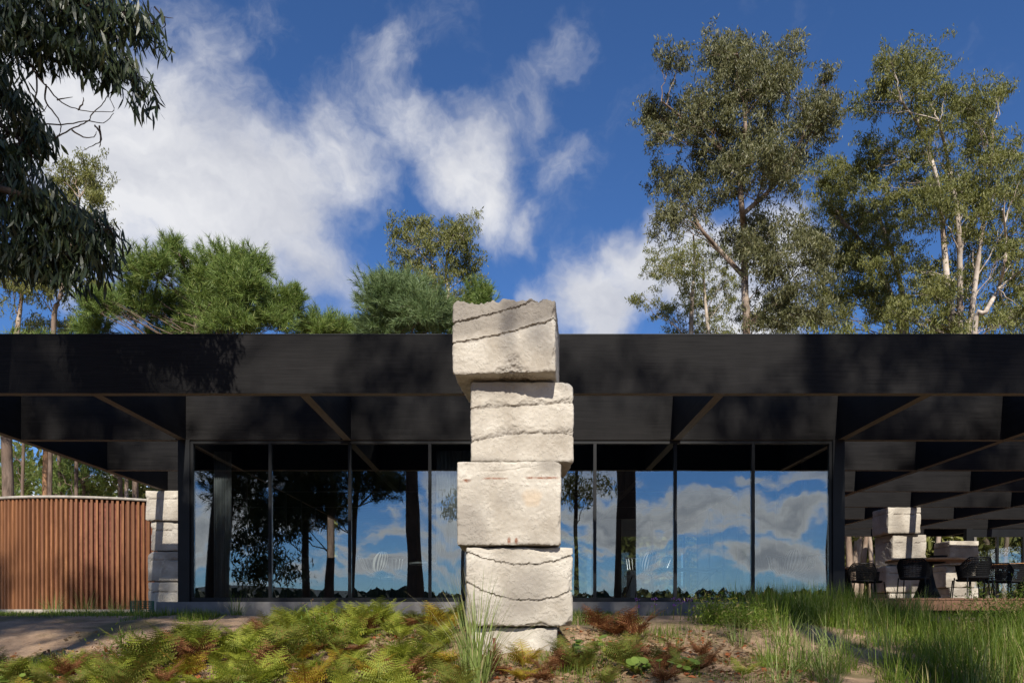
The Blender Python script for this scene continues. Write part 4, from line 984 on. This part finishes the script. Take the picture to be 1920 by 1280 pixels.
# dead leaf litter
n = 9000
lx = rng.uniform(-6.2, 2.6, n); ly = rng.uniform(5.6, 8.9, n)
keep = np.array([patchn(a, b, 0.7, 1.9) > -0.25 for a, b in zip(lx, ly)]) & ~((lx < -2.4) & (ly > 7.9) & (rng.uniform(size=n) > 0.12))
lx, ly = lx[keep], ly[keep]; n = len(lx)
C = np.stack([lx, ly, ground_z(lx, ly) + rng.uniform(0.008, 0.05, n)], 1)
D = rng.normal(size=(n, 3)) * (1, 1, 0.25); l = rng.uniform(0.03, 0.085, n)
V, Fq = leaf_arrays(C, D, l, l * 0.5)
tag(put('leaf_litter', mesh_np('leaf_litter', V, Fq, M['litter'])), 'dry brown leaf litter scattered over the sandy soil', 'leaves', None, 'stuff')

# bracken ferns
def fern_mesh(leaf, fronds, length, seed, droop=0.55):
    r_ = np.random.default_rng(seed); tri = []
    stem = MB()
    for f in range(fronds):
        az = 2 * np.pi * f / fronds + r_.normal() * 0.4; Lf = length * r_.uniform(0.7, 1.1); dr = droop * r_.uniform(0.5, 1.3)
        dh = np.array((math.cos(az), math.sin(az), 0)); sd = np.array((-math.sin(az), math.cos(az), 0))
        def pt(t_): return dh * Lf * (0.30 * t_ + dr * 0.75 * t_ * t_) + np.array((0, 0, Lf * (1.0 * t_ - 0.55 * dr * t_ * t_ * 1.1)))
        stem.tube([pt(q) for q in (0, .25, .5, .75, 1)], [0.004, 0.0035, 0.003, 0.002, 0.001], 3, cap=False)
        npn = 12
        for i in range(npn):
            t_ = 0.24 + 0.75 * i / (npn - 1); c = pt(t_); ax = pt(min(1, t_ + 0.02)) - pt(t_ - 0.02); ax /= np.linalg.norm(ax)
            pl_ = Lf * 0.40 * (1 - ((t_ - 0.24) / 0.78)) ** 0.8 * r_.uniform(0.85, 1.1) + 0.012
            for s_ in (-1, 1):
                pd = sd * s_ * 0.86 + ax * 0.5 + np.array((0, 0, -0.12)) + r_.normal(size=3) * 0.07; pd /= np.linalg.norm(pd)
                up = np.cross(pd, ax); up /= np.linalg.norm(up) + 1e-9; lat = np.cross(pd, up)
                m_ = 7
                for j in range(m_):
                    u = (j + 0.3) / m_; q = c + pd * pl_ * u - up * 0.06 * pl_ * u * u; ll = pl_ * 0.24 * (1 - u * 0.85); wb = pl_ / m_ * 0.40
                    for s2 in (-1, 1):
                        tip = q + lat * s2 * ll + pd * ll * 0.45
                        tri.append((q - pd * wb, q + pd * wb, tip))
                tri.append((c + pd * pl_ * 0.9 - lat * 0.004, c + pd * pl_ * 0.9 + lat * 0.004, c + pd * pl_ * 1.03))
                tri.append((c - ax * 0.002, c + ax * 0.003, c + pd * pl_))
    Vt = np.array(tri).reshape(-1, 3); Ft = [tuple(x) for x in np.arange(len(Vt)).reshape(-1, 3)]
    b = MB(); b.V = [tuple(v) for v in Vt]; b.F = Ft; b.I = [0] * len(Ft)
    n0 = len(b.V); b.V += stem.V; b.F += [tuple(n0 + q for q in f_) for f_ in stem.F]; b.I += [0] * len(stem.F)
    return b.mesh('bracken_fern', M[leaf])
FM = {k_: [fern_mesh(m_, nf, L_, sd_, dr) for (nf, L_, sd_, dr) in ((6, 0.42, 1, .6), (5, 0.5, 2, .45), (7, 0.36, 3, .75), (4, 0.45, 4, .5))]
      for k_, m_ in (('green', 'fern_green'), ('olive', 'fern_olive'), ('yellow', 'fern_yellow'), ('brown', 'fern_brown'))}
FL = {'green': 'fresh yellow-green bracken fern in the bed left of the stone pillar', 'olive': 'dull olive bracken fern in the bed left of the stone pillar',
      'yellow': 'turning golden-yellow bracken fern in the fern bed', 'brown': 'withered rust-brown bracken fern in the fern bed'}
FL2 = {'green': 'green bracken fern right of the stone pillar', 'olive': 'olive bracken fern right of the stone pillar', 'yellow': 'golden bracken fern right of the stone pillar', 'brown': 'withered brown bracken fern right of the stone pillar'}
placed = []
def put_fern(x, y, kind, sc_, right=False):
    me = FM[kind][int(rng.integers(0, 4))]
    o = put('bracken_fern', me, None, (x, y, gz(x, y) - 0.02), rng.uniform(0, 6.28), sc_)
    size = 'small ' if sc_ < 0.62 else ('large ' if sc_ > 0.82 else '')
    look = {'green': 'fresh yellow-green', 'olive': 'dull olive', 'yellow': 'golden-yellow', 'brown': 'withered rust-brown'}[kind]
    marks = [((-0.3, 6.35), 'beside the large pale grass clump'), ((-1.95, 7.9), 'round the curled seed-head plant'), ((-3.9, 6.4), 'beside the leftmost pennywort'), ((-1.9, 6.0), 'near the pennywort within the fern bed'),
             ((-2.8, 7.8), 'along the bare sandy path'), ((-1.2, 9.1), 'close before the concrete plinth'), ((-2.9, 6.6), 'in the thick of the fern bed'), ((0.75, 7.0), 'by the pennywort beside the pillar base'), ((1.2, 8.6), 'in the dead fern bush right of the pillar'), ((1.3, 6.5), 'by the low pennywort patch on the path edge'), ((-0.9, 7.4), 'close to the left side of the stone pillar'), ((0.2, 7.0), 'before the foot of the stone pillar')]
    where = min(marks, key=lambda m_: (m_[0][0] - x) ** 2 + (m_[0][1] - y) ** 2)[1]
    tag(o, size + look + ' bracken fern ' + where, 'fern', look + ' bracken ferns')
def frange(n, xr, yr, probs, s0, s1, cond=lambda x, y: True, right=False, mind=0.17):
    c = 0; tr_ = 0
    while c < n and tr_ < 4000:
        tr_ += 1; x, y = rng.uniform(*xr), rng.uniform(*yr)
        if not cond(x, y) or any((x - a) ** 2 + (y - b) ** 2 < mind ** 2 for a, b in placed): continue
        placed.append((x, y)); put_fern(x, y, rng.choice(['green', 'olive', 'yellow', 'brown'], p=probs), rng.uniform(s0, s1), right); c += 1
nopil = lambda x, y: not (-0.75 < x < 0.75 and 7.4 < y < 9.0) and not (-0.75 < x < 0.2 and y < 6.9 and y > 6.2)
frange(74, (-3.4, -0.35), (5.9, 7.8), [.50, .28, .07, .15], .6, 1.15, nopil)
frange(50, (-2.9, -0.6), (7.6, 9.9), [.60, .30, .04, .06], .6, 1.0, nopil)
frange(30, (-5.0, -3.2), (5.8, 6.9), [.35, .40, .10, .15], .45, 0.8, nopil)
frange(9, (-3.4, -2.3), (7.5, 8.3), [.25, .55, .0, .2], .45, 0.75, nopil)
frange(24, (0.35, 2.0), (6.1, 8.1), [.15, .5, .1, .25], .5, 0.85, nopil, True)
frange(10, (-0.5, 0.5), (6.4, 7.3), [.05, .25, .2, .5], .5, 0.8, lambda x, y: True, True)
# rust-brown dead fern bush right of the pillar
for (x, y, s_) in ((1.15, 8.6, 1.0), (1.35, 8.5, 0.95), (1.0, 8.75, 0.85), (1.25, 8.85, 1.05)): put_fern(x, y, 'brown', s_, True)

# grass clumps
big = clump_mesh('pampas_clump', 150, 1.05, 0.4, 0.011, 0.38, 'grass_pale', 0.10)
tag(put('grass_clump', big, None, (-0.30, 6.35, gz(-0.30, 6.35))), 'large pale long-bladed grass clump at the foot of the tall stone pillar', 'grass clump')
cl = [clump_mesh('tall_clump', 60, 0.55, 0.3, 0.009, 0.75, lf, 0.16) for lf in ('grass_green', 'grass_pale', 'grass_green')]
for i, (px, d, h_) in enumerate([(100, 14.4, 0.95), (160, 14.8, 1.0), (216, 15.0, 0.8), (256, 14.6, 0.9)]):
    x = (px - 960) / F * d
    tag(put('grass_clump', cl[1], None, (x, d, gz(x, d)), rng.uniform(0, 6), h_), 'pale spiky grass tuft at the foot of the ribbed round wall', 'grass clump', 'tufts at the round wall')
for i in range(60):
    x, y = rng.uniform(2.0, 6.2), rng.uniform(6.0, 10.4)
    if x / y > 0.72: x = y * rng.uniform(0.3, 0.7)
    if (x < 2.4 and 7.5 < y) or (y > 8.8 and x > 5.2): continue
    tag(put('grass_clump', cl[i % 3], None, (x, y, gz(x, y)), rng.uniform(0, 6), rng.uniform(0.6, 1.05)), ('pale' if i % 3 == 1 else 'deep green') + ' upright grass tuft ' + ('close to the deck edge' if y > 9.2 else 'beside the leafy green shrub' if x > 4.2 else 'on the sandy path edge' if x < 3 else 'in the open meadow before the terrace'), 'grass clump', 'meadow tufts before the terrace')
for (px, d, s_) in ((445, 10.8, .7), (700, 10.6, .5), (1700, 10.9, 1.0), (1728, 10.7, 0.9)):
    x = (px - 960) / F * d
    tag(put('grass_clump', cl[0 if px < 1000 else 1], None, (x, d, gz(x, d)), 1.0, s_), 'thin grass tuft against the plinth' if px < 1000 else 'pale arching grass tuft at the deck edge', 'grass clump', 'tufts at plinth' if px < 1000 else 'tufts at deck edge')

# pennywort with round leaves
def pennywort(x, y, n, spread, hmax, label):
    b = MB(); st_ = MB()
    for i in range(n):
        a = rng.uniform(0, 6.28); r_ = spread * math.sqrt(rng.uniform()); px_, py_ = r_ * math.cos(a), r_ * math.sin(a); h_ = hmax * rng.uniform(0.45, 1.0); R_ = rng.uniform(0.022, 0.045)
        tl = Vector((rng.normal() * 0.35, -0.35 + rng.normal() * 0.3, 1)).normalized(); a1 = tl.orthogonal().normalized(); a2 = tl.cross(a1); c = Vector((px_, py_, h_))
        n0 = len(b.V); b.V.append(tuple(c - tl * 0.006))
        for k_ in range(12): b.V.append(tuple(c + (a1 * math.cos(k_ * math.pi / 6) + a2 * math.sin(k_ * math.pi / 6)) * R_ * (1 + 0.05 * (k_ % 2))))
        for k_ in range(12): b.F.append((n0, n0 + 1 + k_, n0 + 1 + (k_ + 1) % 12)); b.I.append(0)
        st_.tube([(px_ * 0.7, py_ * 0.7, -0.02), (px_, py_, h_ - 0.006)], 0.002, 3)
    o = thing('pennywort', label, 'plant', (x, y, gz(x, y)))
    for nm, bb in (('leaves', b), ('stems', st_)):
        q = bb.build(nm, M['round_leaf'], o, nm == 'leaves'); q.matrix_parent_inverse = Matrix(); q['kind'] = 'stuff'
pennywort(0.75, 7.0, 22, 0.22, 0.30, 'bright round-leaved pennywort right beside the pillar base')
pennywort(1.25, 6.45, 34, 0.33, 0.13, 'low round-leaved pennywort patch on the sandy path edge')
pennywort(-4.05, 6.25, 9, 0.15, 0.16, 'round-leaved pennywort at the left end of the fern bed')
pennywort(-1.9, 6.0, 10, 0.3, 0.12, 'round-leaved pennywort among the ferns left of the pillar')

# wild flowers
def flowers(name, x, y, n, h, spread, petal, label, group, rad=0.022, dense=10, leafy=0):
    o = thing(name, label, 'flower', (x, y, gz(x, y)), group); st_ = MB(); hd = []
    for i in range(n):
        a = rng.uniform(0, 6.28); r_ = spread * rng.uniform(0.2, 1); hh_ = h * rng.uniform(0.6, 1.05); tip = Vector((r_ * math.cos(a), r_ * math.sin(a), hh_))
        st_.tube(bez((tip.x * 0.15, tip.y * 0.15, -0.02), tip, 0.1, 5, 0.01), 0.0025, 3); hd.append(np.array(tip))
    C = np.repeat(np.array(hd), dense, 0) + rng.normal(size=(n * dense, 3)) * rad * (1, 1, 0.5)
    V, Fq = leaf_arrays(C, rng.normal(size=C.shape), np.full(len(C), rad * 1.1), np.full(len(C), rad * 0.9))
    q = st_.build('stems', M['grass_green'], o); q.matrix_parent_inverse = Matrix(); q['kind'] = 'stuff'
    q = put('blossom', mesh_np('blossom', V, Fq, M[petal]), o); q.matrix_parent_inverse = Matrix(); q['kind'] = 'stuff'
    if leafy:
        C = rng.normal(size=(leafy, 3)) * (spread * 0.55, spread * 0.55, h * 0.22) + (0, 0, h * 0.42); C[:, 2] = np.abs(C[:, 2])
        V, Fq = leaf_arrays(C, rng.normal(size=C.shape) + (0, 0, .5), rng.uniform(0.03, 0.07, leafy), rng.uniform(0.008, 0.016, leafy))
        q = put('leaves', mesh_np('leaves', V, Fq, M['grass_green']), o); q.matrix_parent_inverse = Matrix(); q['kind'] = 'stuff'
for px in (1196, 1228, 1262, 1276, 1290, 1302, 1324):
    d = 10.2; x = (px - 960) / F * d
    flowers('purple_wildflower', x, d, 3, 0.27, 0.05, 'petal_purple', 'thin purple wildflower before the concrete plinth', 'purple flowers along the plinth', 0.018, 8)
flowers('yellow_wildflower', 2.45, 9.4, 40, 0.40, 0.30, 'petal_yellow', 'airy pale yellow wildflower bush on the path edge', None, 0.009, 5, 900)
flowers('leafy_weed', 2.75, 9.1, 6, 0.33, 0.28, 'grass_green', 'dense low green weed beside the yellow wildflower bush', None, 0.01, 3, 1500)
flowers('leafy_shrub', 5.4, 8.6, 14, 0.62, 0.35, 'grass_green', 'leafy green shrub at the end of the meadow', None, 0.012, 3, 1800)
flowers('leafy_shrub', 6.9, 10.0, 14, 0.6, 0.4, 'grass_green', 'tall leafy weed by the deck edge board', None, 0.012, 3, 1500)
flowers('seed_head_plant', -1.95, 7.9, 7, 0.52, 0.3, 'litter', 'tall plant with curled pale seed heads among ferns', None, 0.012, 7, 300)
for (x, y, s_) in ((-3.8, 7.6, 1.0), (-4.5, 6.5, .8)): flowers('grey_twig_weed', x, y, 12, 0.28, 0.18, 'far_leaf', 'wispy grey-green weed on the bare sandy path', 'grey weeds on the path', 0.01, 4, 260)
# stake at the pillar foot, green mesh guard at the wall
tag(MB().box(-0.185, -0.155, 7.40, 7.425, -0.75, -0.25).build('wooden_stake', M['stake_rust']), 'short red-brown stake standing at the stone pillar foot', 'stake')
g = MB()
for k_ in range(26):
    a = 2 * math.pi * k_ / 26; g.tube([(0.2 * math.cos(a), 0.2 * math.sin(a), -0.02), (0.2 * math.cos(a), 0.2 * math.sin(a), 0.26)], 0.005, 4)
for z in np.arange(0.02, 0.27, 0.035): g.tube([(0.2 * math.cos(q), 0.2 * math.sin(q), z) for q in np.linspace(0, 6.283, 25)], 0.005, 4)
o = tag(g.build('mesh_guard', M['green_plastic']), 'green plastic mesh guard behind a tuft by the rear pillar', 'plant guard'); o.location = (-7.05, 14.75, gz(-7, 14.7))
